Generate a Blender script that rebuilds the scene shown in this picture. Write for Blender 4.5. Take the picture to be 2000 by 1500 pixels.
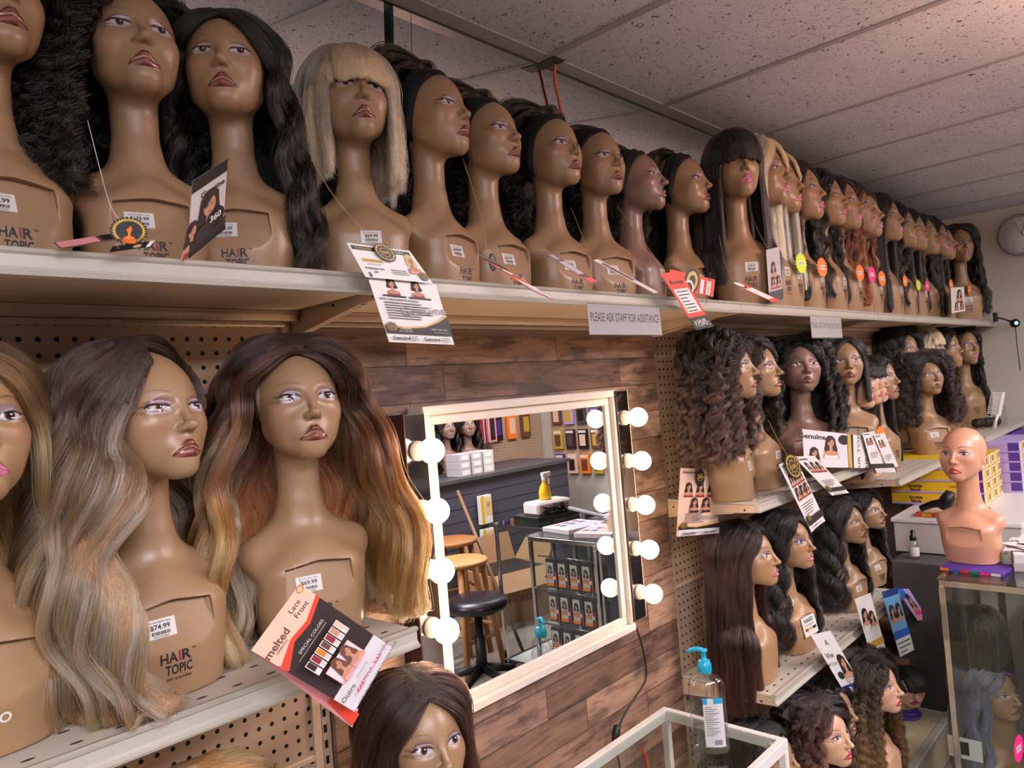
import bpy, math, random
import numpy as np
from mathutils import Vector, Matrix

sc = bpy.context.scene
COL = sc.collection
for o in list(bpy.data.objects): bpy.data.objects.remove(o)

# ------------------------------------------------------------------ camera (the origin is the photographer's eye, floor 1.62 m below)
FPX = 1453.5
YAW, PITCH, ROLL = math.radians(43.09), math.radians(.871), math.radians(-4.752)
def _axes():
    F = np.array([math.cos(YAW)*math.cos(PITCH), math.sin(YAW)*math.cos(PITCH), math.sin(PITCH)])
    R = np.array([math.sin(YAW), -math.cos(YAW), 0.0]); U = np.cross(R, F)
    c, s = math.cos(ROLL), math.sin(ROLL)
    return F, c*R + s*U, -s*R + c*U
CF, CR, CU = _axes()
cd = bpy.data.cameras.new('camera'); cam = bpy.data.objects.new('camera', cd); COL.objects.link(cam)
cd.sensor_width = 36; cd.lens = FPX/2000*36; cd.clip_start = .02; cd.clip_end = 60
cam.matrix_world = Matrix(((CR[0], CU[0], -CF[0], 0), (CR[1], CU[1], -CF[1], 0), (CR[2], CU[2], -CF[2], 0), (0, 0, 0, 1)))
sc.camera = cam
def at(u, v, Y=None, X=None, Z=None):
    """the point of the room seen at a place of the photograph, on the plane Y=, X= or Z="""
    d = CF + (u-1000)/FPX*CR - (v-750)/FPX*CU
    k = Y/d[1] if Y is not None else X/d[0] if X is not None else Z/d[2]
    return d*k

# ------------------------------------------------------------------ light and exposure
sc.view_settings.view_transform = 'Standard'; sc.view_settings.look = 'None'
sc.view_settings.gamma = 1; sc.view_settings.use_curve_mapping = False
sc.view_settings.exposure = 0.52
sc.cycles.max_bounces = 7; sc.cycles.diffuse_bounces = 3; sc.cycles.glossy_bounces = 4
sc.cycles.transmission_bounces = 6; sc.cycles.transparent_max_bounces = 10
sc.cycles.caustics_reflective = False; sc.cycles.caustics_refractive = False
sc.cycles.use_denoising = True
sc.cycles.sample_clamp_indirect = 4
FLOOR, CEIL, WALLY, ENDX = -1.62, .94, 1.45, 5.72
BACKY, LEFTX = -2.5, -2.6
w = bpy.data.worlds.new('world'); sc.world = w; w.use_nodes = True
w.node_tree.nodes['Background'].inputs[0].default_value = (.55, .53, .60, 1)
w.node_tree.nodes['Background'].inputs[1].default_value = .08
BULB = 19.0
LAMPS = [((.10, -1.0), (1.15, .55), 34, (.95, .92, 1.0)), ((2.6, -1.2), (1.15, .55), 42, (.95, .92, 1.0)), ((4.5, -1.0), (1.15, .55), 26, (1.0, .94, .92)), ((-1.5, -1.3), (1.15, .55), 34, (.95, .92, 1.0))]
for (x, y), (sx, sy), e, c in LAMPS:
    for up in (0, 1):  # second light faces up, added to brighten the ceiling
        l = bpy.data.lights.new('hanging_light_glow', 'AREA'); l.shape = 'RECTANGLE'; l.size = sx; l.size_y = sy*.6; l.energy = e*(1.0, 1.15)[up]; l.color = c
        o = bpy.data.objects.new('hanging_light_glow', l); COL.objects.link(o); o.location = (x, y, CEIL-.202 + .052*up); o.rotation_euler = (math.pi*up, 0, 0)
l = bpy.data.lights.new('added_warm_light', 'POINT'); l.energy = 20.0; l.color = (1, .55, .38); l.shadow_soft_size = .10  # unseen warm light, added for the glow on the ceiling
o = bpy.data.objects.new('added_warm_light', l); COL.objects.link(o); o.location = (2.35, -.22, CEIL-.24)
M = {}
# ------------------------------------------------------------------ signed-distance shapes
f32 = np.float32
def smin(a, b, k):
    h = np.clip(0.5 + 0.5*(b-a)/k, 0, 1)
    return b + (a-b)*h - k*h*(1-h)
def smax(a, b, k): return -smin(-a, -b, k)
def ell(x, y, z, c, r):
    px, py, pz = (x-c[0]), (y-c[1]), (z-c[2])
    k0 = np.sqrt((px/r[0])**2 + (py/r[1])**2 + (pz/r[2])**2)
    k1 = np.sqrt((px/r[0]**2)**2 + (py/r[1]**2)**2 + (pz/r[2]**2)**2) + 1e-9
    return k0*(k0-1)/k1
def cap(x, y, z, a, b, ra, rb=None):
    rb = ra if rb is None else rb
    a = np.array(a, float); b = np.array(b, float); d = b-a; L2 = (d*d).sum()
    t = np.clip(((x-a[0])*d[0] + (y-a[1])*d[1] + (z-a[2])*d[2])/L2, 0, 1)
    return np.sqrt((x-a[0]-d[0]*t)**2 + (y-a[1]-d[1]*t)**2 + (z-a[2]-d[2]*t)**2) - (ra + (rb-ra)*t)
def sst(x, a, b):
    t = np.clip((x-a)/(b-a), 0, 1); return t*t*(3-2*t)

HC = (0.0, 0.004, 0.385)          # head centre above the base
TILT = math.radians(-9)           # chin lifted
CT, ST = math.cos(TILT), math.sin(TILT)
def to_head(x, y, z):
    y = y-HC[1]; z = z-HC[2]
    return x, CT*y + ST*z, -ST*y + CT*z
def from_head(x, y, z):
    return x, CT*y - ST*z + HC[1], ST*y + CT*z + HC[2]

def sdf_skull(x, y, z):
    hx, hy, hz = to_head(np.abs(x), y, z)
    d = ell(hx, hy, hz, (0, .016, .026), (.0650, .086, .076))
    return smin(d, ell(hx, hy, hz, (0, -.020, -.012), (.0525, .064, .076)), .03)

def sdf_head(x, y, z, ears=True):
    hx, hy, hz = to_head(np.abs(x), y, z)
    d = ell(hx, hy, hz, (0, .016, .026), (.0650, .086, .076))
    d = smin(d, ell(hx, hy, hz, (0, -.020, -.006), (.0525, .062, .079)), .03)
    d = smin(d, cap(hx, hy, hz, (.038, -.002, -.042), (.009, -.053, -.079), .018, .0155), .024)      # jaw
    d = smin(d, ell(hx, hy, hz, (0, -.060, -.079), (.018, .018, .0155)), .016)                      # chin
    d = smin(d, ell(hx, hy, hz, (.0355, -.044, -.022), (.0195, .022, .020)), .026)                    # cheekbone
    d = smin(d, ell(hx, hy, hz, (.0255, -.032, -.048), (.021, .026, .026)), .022)                    # cheek
    d = smin(d, ell(hx, hy, hz, (0, -.062, -.054), (.025, .018, .020)), .016)                       # mouth mound
    d = smax(d, -ell(hx, hy, hz, (.0295, -.0875, .0025), (.0190, .0165, .0120)), .009)              # eye socket
    d = smin(d, ell(hx, hy, hz, (.0295, -.0605, .000), (.0165, .0125, .0115)), .0035)               # eyeball and lids
    lid = cap(hx, hy, hz, (.0160, -.0700, .0048), (.0430, -.0600, .0042), .0032)
    d = smin(d, lid, .005)
    n = cap(hx, hy, hz, (0, -.0760, .012), (0, -.0930, -.025), .0050, .0060)                        # nose
    n = smin(n, ell(hx, hy, hz, (0, -.0945, -.0285), (.0075, .0080, .0068)), .006)
    n = smin(n, ell(hx, hy, hz, (.0084, -.0825, -.0310), (.0048, .0076, .0046)), .009)
    d = smin(d, n, .007)
    d = smax(d, -ell(hx, hy, hz, (.0062, -.0925, -.0385), (.0030, .0048, .0028)), .002)             # nostril
    # lips with a soft cupid's bow
    up = cap(hx, hy, hz, (.0020, -.0820, -.0520), (.0215, -.0710, -.0640), .0056, .0016)
    lo = cap(hx, hy, hz, (.0000, -.0805, -.0645), (.0170, -.0735, -.0655), .0062, .0028)
    d = smin(d, up, .0028); d = smin(d, lo, .0028)
    d = smax(d, -cap(hx, hy, hz, (0, -.0900, -.0585), (.0200, -.0780, -.0652), .0009, .0004), .0014)
    d = smax(d, -cap(hx, hy, hz, (0, -.0865, -.0400), (0, -.0880, -.0440), .0010), .004)            # philtrum
    if ears:
        e = ell(hx, hy + .25*(hz+.01), hz, (.0605, .010, -.008), (.0080, .0135, .026))
        e = smax(e, -ell(hx, hy + .25*(hz+.01), hz, (.0690, .006, -.006), (.0055, .0075, .016)), .004)
        d = smin(d, e, .006)
    return d

def sdf_bust(x, y, z, plate=True):
    ax0 = np.abs(x); ax = np.sqrt(x*x + .008**2)
    # neck: long, slightly forward-leaning
    d = cap(ax, y, z, (0, .022, .345), (0, .026, .215), .0375, .0355)
    d = smin(d, cap(ax, y, z, (0, .026, .215), (0, .026, .155), .0355, .048), .02)
    # torso
    rx = .083 + .010*sst(z, .0, .08) + .004*sst(z, .08, .13)
    ry = .066 + .005*sst(z, 0, .075) - .020*sst(z, .110, .175)
    yc = .010; e = 2.6
    k = (np.abs(ax/rx)**e + np.abs((y-yc)/ry)**e)**(1/e)
    t = (k-1)*np.minimum(rx, ry)
    t = smax(t, (z - .172 + .36*ax)*.93, .030)
    d = smin(d, t, .035)
    d = smin(d, cap(ax, y, z, (.012, .027, .182), (.082, .020, .146), .026, .0285), .030)           # trapezius to shoulder cap
    d = smax(d, -ell(ax, y, z, (.134, .010, .090), (.038, .060, .034)), .022)                       # armhole scoop
    if plate:   # tilted recess in the chest
        yp = -(.0440 + .250*(.128 - z)) + .9*ax*ax
        box = np.maximum(np.maximum(ax-.054-.06*(.13-z), z-(.134-.16*ax)), .058-z)
        d = smax(d, -np.maximum(box, y-yp), .0012)
    return smax(d, -z, .003)

def sdf_man(x, y, z, plate=True, ears=True):
    d = smin(sdf_bust(x, y, z, plate), sdf_head(x, y, z, ears), .022)
    return d

def surface_nets(F, X, Y, Z):
    """quads of the zero level of F on a rectilinear grid"""
    nx, ny, nz = F.shape
    S = F < 0
    ids = {}
    cx, cy, cz = nx-1, ny-1, nz-1
    acc = np.zeros((cx*cy*cz, 3), np.float64); cnt = np.zeros(cx*cy*cz, np.int32)
    G = (X, Y, Z)
    quads = []
    for ax in range(3):
        sl0 = [slice(None)]*3; sl1 = [slice(None)]*3
        sl0[ax] = slice(0, -1); sl1[ax] = slice(1, None)
        a = S[tuple(sl0)]; b = S[tuple(sl1)]
        I = np.argwhere(a != b)
        if len(I) == 0: continue
        f0 = F[I[:,0], I[:,1], I[:,2]]
        J = I.copy(); J[:,ax] += 1
        f1 = F[J[:,0], J[:,1], J[:,2]]
        t = f0/(f0-f1)
        P = np.stack([X[I[:,0]], Y[I[:,1]], Z[I[:,2]]], 1).astype(np.float64)
        P[:,ax] += t*(G[ax][J[:,ax]] - G[ax][I[:,ax]])
        u, v = [(1,2),(2,0),(0,1)][ax]
        dims = (nx, ny, nz)
        ok = (I[:,u] > 0) & (I[:,v] > 0) & (I[:,u] < dims[u]-1) & (I[:,v] < dims[v]-1)
        I = I[ok]; P = P[ok]
        flip = a[I[:,0], I[:,1], I[:,2]]
        q = []
        for du, dv in ((-1,-1),(0,-1),(0,0),(-1,0)):
            C = I.copy(); C[:,u] += du; C[:,v] += dv
            lin = (C[:,0]*cy + C[:,1])*cz + C[:,2]
            for k in range(3): acc[:,k] += np.bincount(lin, P[:,k], minlength=len(acc))
            cnt += np.bincount(lin, minlength=len(cnt)).astype(np.int32)
            q.append(lin)
        q = np.stack(q, 1)
        q[~flip] = q[~flip][:, ::-1]
        quads.append(q)
    used = np.flatnonzero(cnt)
    remap = np.full(len(cnt), -1, np.int64); remap[used] = np.arange(len(used))
    V = acc[used]/cnt[used][:,None]
    return V, remap[np.concatenate(quads)]

def eval_grid(fn, X, Y, Z, B=6, margin=1.0):
    """evaluate fn on the grid, finely only near its surface"""
    nx, ny, nz = len(X), len(Y), len(Z)
    F = np.empty((nx, ny, nz), f32)
    ix = np.arange(0, nx, B); iy = np.arange(0, ny, B); iz = np.arange(0, nz, B)
    mid = lambda A, i: np.array([(A[k] + A[min(k+B, len(A)-1)])/2 for k in i])
    mx, my, mz = mid(X, ix), mid(Y, iy), mid(Z, iz)
    C = fn(mx[:,None,None], my[None,:,None], mz[None,None,:])
    sx = np.array([X[min(k+B, nx-1)]-X[k] for k in ix]); sy = np.array([Y[min(k+B, ny-1)]-Y[k] for k in iy]); sz = np.array([Z[min(k+B, nz-1)]-Z[k] for k in iz])
    R = .5*np.sqrt(sx[:,None,None]**2 + sy[None,:,None]**2 + sz[None,None,:]**2)*1.35*margin + .003
    for a in range(len(ix)):
        for b in range(len(iy)):
            col = np.abs(C[a,b]) < R[a,b]
            xs = slice(ix[a], min(ix[a]+B, nx)); ys = slice(iy[b], min(iy[b]+B, ny))
            F[xs, ys, :] = np.repeat(C[a,b], B)[None,None,:nz]
            if col.any():
                zsel = np.repeat(col, B)[:nz]
                F[xs, ys, zsel] = fn(X[xs][:,None,None], Y[ys][None,:,None], Z[zsel][None,None,:])
    return F

def fine_axis(lo, hi, coarse, zones):
    """monotone samples: step 'coarse' outside, zone step inside each (a, b, step)"""
    out = [lo]
    while out[-1] < hi:
        p = out[-1]; st = coarse
        for a, b, s in zones:
            if a <= p < b: st = min(st, s)
            elif p < a: st = min(st, max(s, (a-p)*.35 + s))
            else: st = min(st, max(s, (p-b)*.35 + s))
        out.append(p+st)
    return np.array(out)

def project(fn, V, n=2):
    e = 2e-4
    for _ in range(n):
        x, y, z = V.T
        d = fn(x, y, z)
        g = np.stack([fn(x+e,y,z)-fn(x-e,y,z), fn(x,y+e,z)-fn(x,y-e,z), fn(x,y,z+e)-fn(x,y,z-e)], 1)/(2*e)
        L = np.maximum((g*g).sum(1), .25)
        V = V - np.clip(d/L, -.0015, .0015)[:,None]*g
    return V
# ------------------------------------------------------------------ materials
def srgb(h):
    if isinstance(h, str):
        h = h.lstrip('#'); c = [int(h[i:i+2], 16)/255 for i in (0, 2, 4)]
    else: c = list(h)
    return np.array([v/12.92 if v <= .04045 else ((v+.055)/1.055)**2.4 for v in c])
def c4(h): return tuple(srgb(h)) + (1.0,)
class NT:
    def __init__(s, name):
        s.m = bpy.data.materials.new(name); s.m.use_nodes = True; s.t = s.m.node_tree; s.b = s.t.nodes['Principled BSDF']
    def n(s, typ, **kw):
        nd = s.t.nodes.new(typ)
        for k, v in kw.items():
            if k in ('inp',):
                for a, b in v.items(): nd.inputs[a].default_value = b
            else: setattr(nd, k, v)
        return nd
    def l(s, a, b): s.t.links.new(a, b)
    def math(s, op, a, b=None):
        nd = s.n('ShaderNodeMath', operation=op)
        for i, v in enumerate((a, b)):
            if v is None: continue
            if isinstance(v, (int, float)): nd.inputs[i].default_value = v
            else: s.l(v, nd.inputs[i])
        return nd.outputs[0]
    def mix(s, f, a, b):
        nd = s.n('ShaderNodeMix', data_type='RGBA')
        for i, v in ((0, f), (6, a), (7, b)):
            if isinstance(v, (int, float)): nd.inputs[i].default_value = v
            elif isinstance(v, tuple): nd.inputs[i].default_value = v
            else: s.l(v, nd.inputs[i])
        return nd.outputs[2]
    def co(s, scale=(1,1,1)):
        t = s.n('ShaderNodeTexCoord'); mp = s.n('ShaderNodeMapping'); mp.inputs['Scale'].default_value = scale
        s.l(t.outputs['Object'], mp.inputs[0]); return mp.outputs[0]
    def ramp(s, f, stops):
        r = s.n('ShaderNodeValToRGB'); e = r.color_ramp.elements
        while len(e) < len(stops): e.new(.5)
        for i, (p, c) in enumerate(stops): e[i].position = p; e[i].color = c if isinstance(c, tuple) else c4(c)
        s.l(f, r.inputs[0]); return r.outputs[0]
    def bump(s, h, st=.3, d=.002):
        b = s.n('ShaderNodeBump'); b.inputs['Strength'].default_value = st; b.inputs['Distance'].default_value = d
        s.l(h, b.inputs['Height']); s.l(b.outputs[0], s.b.inputs['Normal'])
def simple(name, col, rough=.5, metal=0, noise=.06, scale=40, coat=0, spec=None, bump=0):
    m = NT(name); m.b.inputs['Roughness'].default_value = rough; m.b.inputs['Metallic'].default_value = metal
    if coat: m.b.inputs['Coat Weight'].default_value = coat
    if noise:
        nz = m.n('ShaderNodeTexNoise', inp={'Scale': scale, 'Detail': 3}); m.l(m.co(), nz.inputs[0])
        a = srgb(col)
        m.l(m.ramp(nz.outputs[0], [(.3, tuple(a*(1-noise))+(1,)), (.7, tuple(np.minimum(a*(1+noise), 1))+(1,))]), m.b.inputs['Base Color'])
        if bump: m.bump(nz.outputs[0], bump, .001)
    else: m.b.inputs['Base Color'].default_value = c4(col)
    return m.m
def mats():
    m = NT('skin'); a = m.n('ShaderNodeAttribute', attribute_name='Col'); m.l(a.outputs['Color'], m.b.inputs['Base Color'])
    a = m.n('ShaderNodeAttribute', attribute_name='Rough'); m.l(a.outputs['Fac'], m.b.inputs['Roughness'])
    M['skin'] = m.m
    m = NT('hair'); a = m.n('ShaderNodeAttribute', attribute_name='Col')
    h = m.n('ShaderNodeBsdfHairPrincipled'); h.parametrization = 'COLOR'; m.l(a.outputs['Color'], h.inputs['Color'])
    h.inputs['Roughness'].default_value = .26; h.inputs['Radial Roughness'].default_value = .45
    m.l(h.outputs[0], m.t.nodes['Material Output'].inputs[0]); M['hair'] = m.m
    m = NT('hair_mass'); a = m.n('ShaderNodeAttribute', attribute_name='Col'); m.l(a.outputs['Color'], m.b.inputs['Base Color'])
    m.b.inputs['Roughness'].default_value = .6
    nz = m.n('ShaderNodeTexNoise', inp={'Scale': 60, 'Detail': 4}); m.l(m.co((4,4,.5)), nz.inputs[0]); m.bump(nz.outputs[0], .8, .004)
    M['hull'] = m.m
    # painted metal of the shelving
    M['cream'] = simple('cream_metal', '#cfb397', .38, noise=.03, scale=6)
    M['cream_dark'] = simple('cream_metal_worn', '#c6b795', .42, noise=.05, scale=9)
    M['rail'] = simple('rail_metal', '#b7b1a4', .35, noise=.03, scale=8)
    # perforated shelf deck
    def dots(name, base, pitch, r, dark, elong=1.0, rough=.45, plane='xz', offs=(0,0)):
        m = NT(name); t = m.n('ShaderNodeTexCoord'); sp = m.n('ShaderNodeSeparateXYZ'); m.l(t.outputs['Object'], sp.inputs[0])
        a = sp.outputs[0]; b = sp.outputs[2] if plane == 'xz' else sp.outputs[1]
        if not isinstance(pitch, tuple): pitch = (pitch, pitch)
        def cell(v, p, o): return m.math('MULTIPLY', m.math('SUBTRACT', m.math('FRACT', m.math('ADD', m.math('DIVIDE', v, p), 100.0+o)), .5), p)
        ca, cb = cell(a, pitch[0], offs[0]), cell(b, pitch[1], offs[1])
        ca = m.math('DIVIDE', ca, elong)
        d = m.math('SQRT', m.math('ADD', m.math('MULTIPLY', ca, ca), m.math('MULTIPLY', cb, cb)))
        hole = m.math('LESS_THAN', d, r)
        nz = m.n('ShaderNodeTexNoise', inp={'Scale': 5, 'Detail': 4}); m.l(m.co(), nz.inputs[0])
        c = srgb(base)
        m.l(m.mix(hole, m.ramp(nz.outputs[0], [(.3, tuple(c*.93)+(1,)), (.7, tuple(c)+(1,))]), c4(dark)), m.b.inputs['Base Color'])
        rg = m.math('ADD', m.math('MULTIPLY', hole, .5), rough); m.l(rg, m.b.inputs['Roughness'])
        m.bump(m.math('SUBTRACT', 1.0, hole), .5, .002)
        return m.m
    M['peg'] = dots('pegboard', '#c0a287', .0254, .0040, '#130e0a')
    M['deck'] = dots('perforated_deck', '#cbc4b6', (.0508, .0508), .0032, '#2a241e', elong=2.4, plane='xy')
    # reclaimed-wood panel
    m = NT('plank_panel'); t = m.n('ShaderNodeTexCoord'); sp = m.n('ShaderNodeSeparateXYZ'); m.l(t.outputs['Object'], sp.inputs[0])
    cb = m.n('ShaderNodeCombineXYZ'); m.l(sp.outputs[0], cb.inputs[0]); m.l(sp.outputs[2], cb.inputs[1])
    br = m.n('ShaderNodeTexBrick', inp={'Scale': 1.0, 'Mortar Size': .0011, 'Brick Width': .52, 'Row Height': .083, 'Color1': (0,0,0,1), 'Color2': (1,1,1,1), 'Mortar': (.5,.5,.5,1), 'Bias': 0.0})
    br.offset = .37; br.offset_frequency = 3; br.squash = 1.35; br.squash_frequency = 2
    m.l(cb.outputs[0], br.inputs[0])
    tone = m.ramp(br.outputs[0], [(0, '#75594a'), (.25, '#9d7d68'), (.5, '#b8947a'), (.75, '#8d6c5a'), (1, '#c4a28a')])
    ad = m.n('ShaderNodeVectorMath', operation='ADD'); m.l(cb.outputs[0], ad.inputs[0])
    sc2 = m.n('ShaderNodeVectorMath', operation='SCALE'); m.l(br.outputs[0], sc2.inputs[0]); sc2.inputs['Scale'].default_value = 3.7; m.l(sc2.outputs[0], ad.inputs[1])
    mp = m.n('ShaderNodeMapping'); mp.inputs['Scale'].default_value = (2.2, 26, 1); m.l(ad.outputs[0], mp.inputs[0])
    g = m.n('ShaderNodeTexNoise', inp={'Scale': 2.2, 'Detail': 8, 'Roughness': .68, 'Distortion': 1.6}); m.l(mp.outputs[0], g.inputs[0])
    mp2 = m.n('ShaderNodeMapping'); mp2.inputs['Scale'].default_value = (3.0, 9, 1); m.l(ad.outputs[0], mp2.inputs[0])
    g2 = m.n('ShaderNodeTexNoise', inp={'Scale': 2.0, 'Detail': 5, 'Roughness': .6}); m.l(mp2.outputs[0], g2.inputs[0])
    vo = m.n('ShaderNodeTexVoronoi', inp={'Scale': 3.0}); mp3 = m.n('ShaderNodeMapping'); mp3.inputs['Scale'].default_value = (1.2, 2.6, 1); m.l(ad.outputs[0], mp3.inputs[0]); m.l(mp3.outputs[0], vo.inputs[0])
    knot = m.ramp(vo.outputs['Distance'], [(.03, '#ffffff'), (.085, '#000000')])
    grain = m.ramp(g.outputs[0], [(.32, (.30, .26, .24, 1)), (.48, (.85, .83, .80, 1)), (.70, (1.15, 1.1, 1.05, 1))])
    worn = m.ramp(g2.outputs[0], [(.38, (.30, .29, .32, 1)), (.50, (.95, .93, .9, 1)), (.68, (1.3, 1.25, 1.15, 1))])
    mu = m.n('ShaderNodeMix', data_type='RGBA', blend_type='MULTIPLY'); mu.inputs[0].default_value = .8; m.l(tone, mu.inputs[6]); m.l(grain, mu.inputs[7])
    mu2 = m.n('ShaderNodeMix', data_type='RGBA', blend_type='MULTIPLY'); mu2.inputs[0].default_value = .85; m.l(mu.outputs[2], mu2.inputs[6]); m.l(worn, mu2.inputs[7])
    k1 = m.mix(m.math('MULTIPLY', knot, .75), mu2.outputs[2], c4('#241510'))
    fin = m.mix(br.outputs['Fac'], k1, c4('#1d120c'))
    m.l(fin, m.b.inputs['Base Color']); m.b.inputs['Roughness'].default_value = .55
    m.bump(g.outputs[0], .25, .002); M['plank'] = m.m
    # acoustic tile
    m = NT('ceiling_tile'); c = m.co((1,1,1)); nz = m.n('ShaderNodeTexNoise', inp={'Scale': 70, 'Detail': 2, 'Roughness': .6, 'Distortion': 1.2}); m.l(c, nz.inputs[0])
    v2 = m.n('ShaderNodeTexNoise', inp={'Scale': 190, 'Detail': 1}); m.l(c, v2.inputs[0])
    mm = m.n('ShaderNodeTexNoise', inp={'Scale': 3, 'Detail': 2}); m.l(c, mm.inputs[0])
    fis = m.ramp(nz.outputs[0], [(.335, '#000000'), (.36, '#ffffff')]); pin = m.ramp(v2.outputs[0], [(.30, '#555555'), (.34, '#ffffff')])
    base = m.ramp(mm.outputs[0], [(.3, '#cecbd4'), (.7, '#dbd8e0')])
    a1 = m.mix(fis, c4('#4b403c'), base); a2 = m.mix(pin, c4('#7b706c'), a1)
    m.l(a2, m.b.inputs['Base Color']); m.b.inputs['Roughness'].default_value = .9; m.bump(fis, .5, .002); M['tile'] = m.m
    M['tbar'] = simple('ceiling_grid_metal', '#a49c9e', .5, noise=.03)
    M['wall'] = simple('wall_paint', '#c4bdae', .85, noise=.05, scale=4, bump=.05)
    M['wall_dark'] = simple('dark_wall_paint', '#4b4442', .8, noise=.06, scale=5)
    # floor
    m = NT('floor_vinyl'); nz = m.n('ShaderNodeTexNoise', inp={'Scale': 5, 'Detail': 6}); m.l(m.co(), nz.inputs[0])
    m.l(m.ramp(nz.outputs[0], [(.3, '#7c746c'), (.6, '#928880'), (.8, '#9d938a')]), m.b.inputs['Base Color']); m.b.inputs['Roughness'].default_value = .35; M['floor'] = m.m
    # mirror, glass, chrome
    m = NT('mirror_silver'); m.b.inputs['Metallic'].default_value = 1; m.b.inputs['Roughness'].default_value = .0; m.b.inputs['Base Color'].default_value = (.86, .88, .89, 1); M['mirror'] = m.m
    M['mirror_top'] = m.m
    m = NT('chrome'); m.b.inputs['Metallic'].default_value = 1; m.b.inputs['Roughness'].default_value = .08
    nz = m.n('ShaderNodeTexNoise', inp={'Scale': 8}); m.l(m.co(), nz.inputs[0]); m.l(m.ramp(nz.outputs[0], [(.3, '#b9b5b0'), (.7, '#cfcac6')]), m.b.inputs['Base Color']); M['chrome'] = m.m
    def glass(name, tint, rough=0.0, ior=1.45, mixw=.88):
        m = NT(name); g = m.n('ShaderNodeBsdfGlass'); g.inputs['IOR'].default_value = ior; g.inputs['Color'].default_value = tint; g.inputs['Roughness'].default_value = rough
        m.l(g.outputs[0], m.t.nodes['Material Output'].inputs[0]); return m.m
    def pane(name, tint, refl=.04):
        m = NT(name); tr = m.n('ShaderNodeBsdfTransparent'); tr.inputs[0].default_value = tint
        gl = m.n('ShaderNodeBsdfGlossy'); gl.inputs['Roughness'].default_value = .01
        lw = m.n('ShaderNodeLayerWeight'); lw.inputs[0].default_value = .5
        fr = m.n('ShaderNodeMath', operation='MULTIPLY_ADD'); pw = m.math('POWER', lw.outputs['Facing'], 4.0); m.l(pw, fr.inputs[0]); fr.inputs[1].default_value = .8; fr.inputs[2].default_value = refl
        mx = m.n('ShaderNodeMixShader'); m.l(fr.outputs[0], mx.inputs[0]); m.l(tr.outputs[0], mx.inputs[1]); m.l(gl.outputs[0], mx.inputs[2])
        m.l(mx.outputs[0], m.t.nodes['Material Output'].inputs[0]); return m.m
    M['glass'] = pane('glass_pane', (.91, .95, .93, 1)); M['bottle'] = pane('clear_plastic', (.93, .95, .96, 1), .11)
    M['gel'] = pane('clear_gel', (.90, .94, .96, 1)); M['film'] = pane('plastic_film', (.92, .92, .92, 1))
    def emis(name, col, st):
        m = NT(name); m.b.inputs['Base Color'].default_value = (1,1,1,1); m.b.inputs['Emission Color'].default_value = col; m.b.inputs['Emission Strength'].default_value = st; return m.m
    M['bulb'] = emis('lit_bulb', (1, .72, .46, 1), BULB); M['led'] = emis('blue_led', (.05, .25, 1, 1), 3.0)
    M['troffer'] = emis('lit_diffuser', (1, .93, .88, 1), 3.0)
    # lace
    m = NT('lace'); tr = m.n('ShaderNodeBsdfTransparent'); df = m.n('ShaderNodeBsdfDiffuse'); df.inputs[0].default_value = c4('#dcc3b0')
    vz = m.n('ShaderNodeTexVoronoi', inp={'Scale': 900}); m.l(m.co(), vz.inputs[0])
    f = m.ramp(vz.outputs['Distance'], [(.25, (.38,)*3+(1,)), (.55, (.85,)*3+(1,))])
    mx = m.n('ShaderNodeMixShader'); m.l(f, mx.inputs[0]); m.l(tr.outputs[0], mx.inputs[1]); m.l(df.outputs[0], mx.inputs[2]); m.l(mx.outputs[0], m.t.nodes['Material Output'].inputs[0]); M['lace'] = m.m
    S = dict(white=('#e8e4e0', .35), paper=('#dcd8dc', .6), black=('#121110', .45), ink=('#1c1718', .5), charcoal=('#262324', .5), gold=('#c9a136', .35), yellow=('#e0b51c', .5),
        red=('#d8402c', .5), darkred=('#8e2430', .5), pink=('#e79a9c', .5), peach=('#e8c3a9', .5), hot=('#ff2a8a', .55), neon=('#d9f01a', .55), orange=('#ff7f1f', .55), cord=('#d6491e', .5),
        blue=('#2a62c4', .45), navy=('#243a86', .45), sky=('#6fb2e4', .45), cyan=('#0fa6c9', .32), purple=('#4c2b8a', .5), lilac=('#b79fd8', .5), green=('#2f8f3a', .6), teal=('#12806c', .4),
        skin_print=('#c08a6c', .6), hair_print=('#2a1a18', .6), brown_print=('#6b4032', .6), blond_print=('#e0c48c', .6), grey=('#8f8c8d', .5), dgrey=('#4b484a', .5), frame=('#dccfc3', .4), offwhite=('#cfc8c4', .5),
        cardboard=('#a37b58', .85), pine=('#c08a50', .45), pinedark=('#95602f', .5), vinyl=('#1e1820', .32), slat=('#474552', .6), labelblue=('#1fa3d8', .4), gold_thread=('#c9a94a', .4), greypaper=('#b9b2b4', .6),
        band=('#0a090a', .78), silverhair=('#555', .5) , socket=('#d8cfc4', .4), maroon=('#3b1822', .5), woodtone=('#7d5a3c', .5))
    for k, (c, r) in S.items():
        if len(c) == 4: continue
        M[k] = simple(k, c, r, noise=.035, scale=30)
    M['black_metal'] = simple('black_metal', '#151415', .3, metal=.3)
    M['clockface'] = simple('clock_face', '#e9e9ee', .4, noise=.02)
mats()

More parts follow.
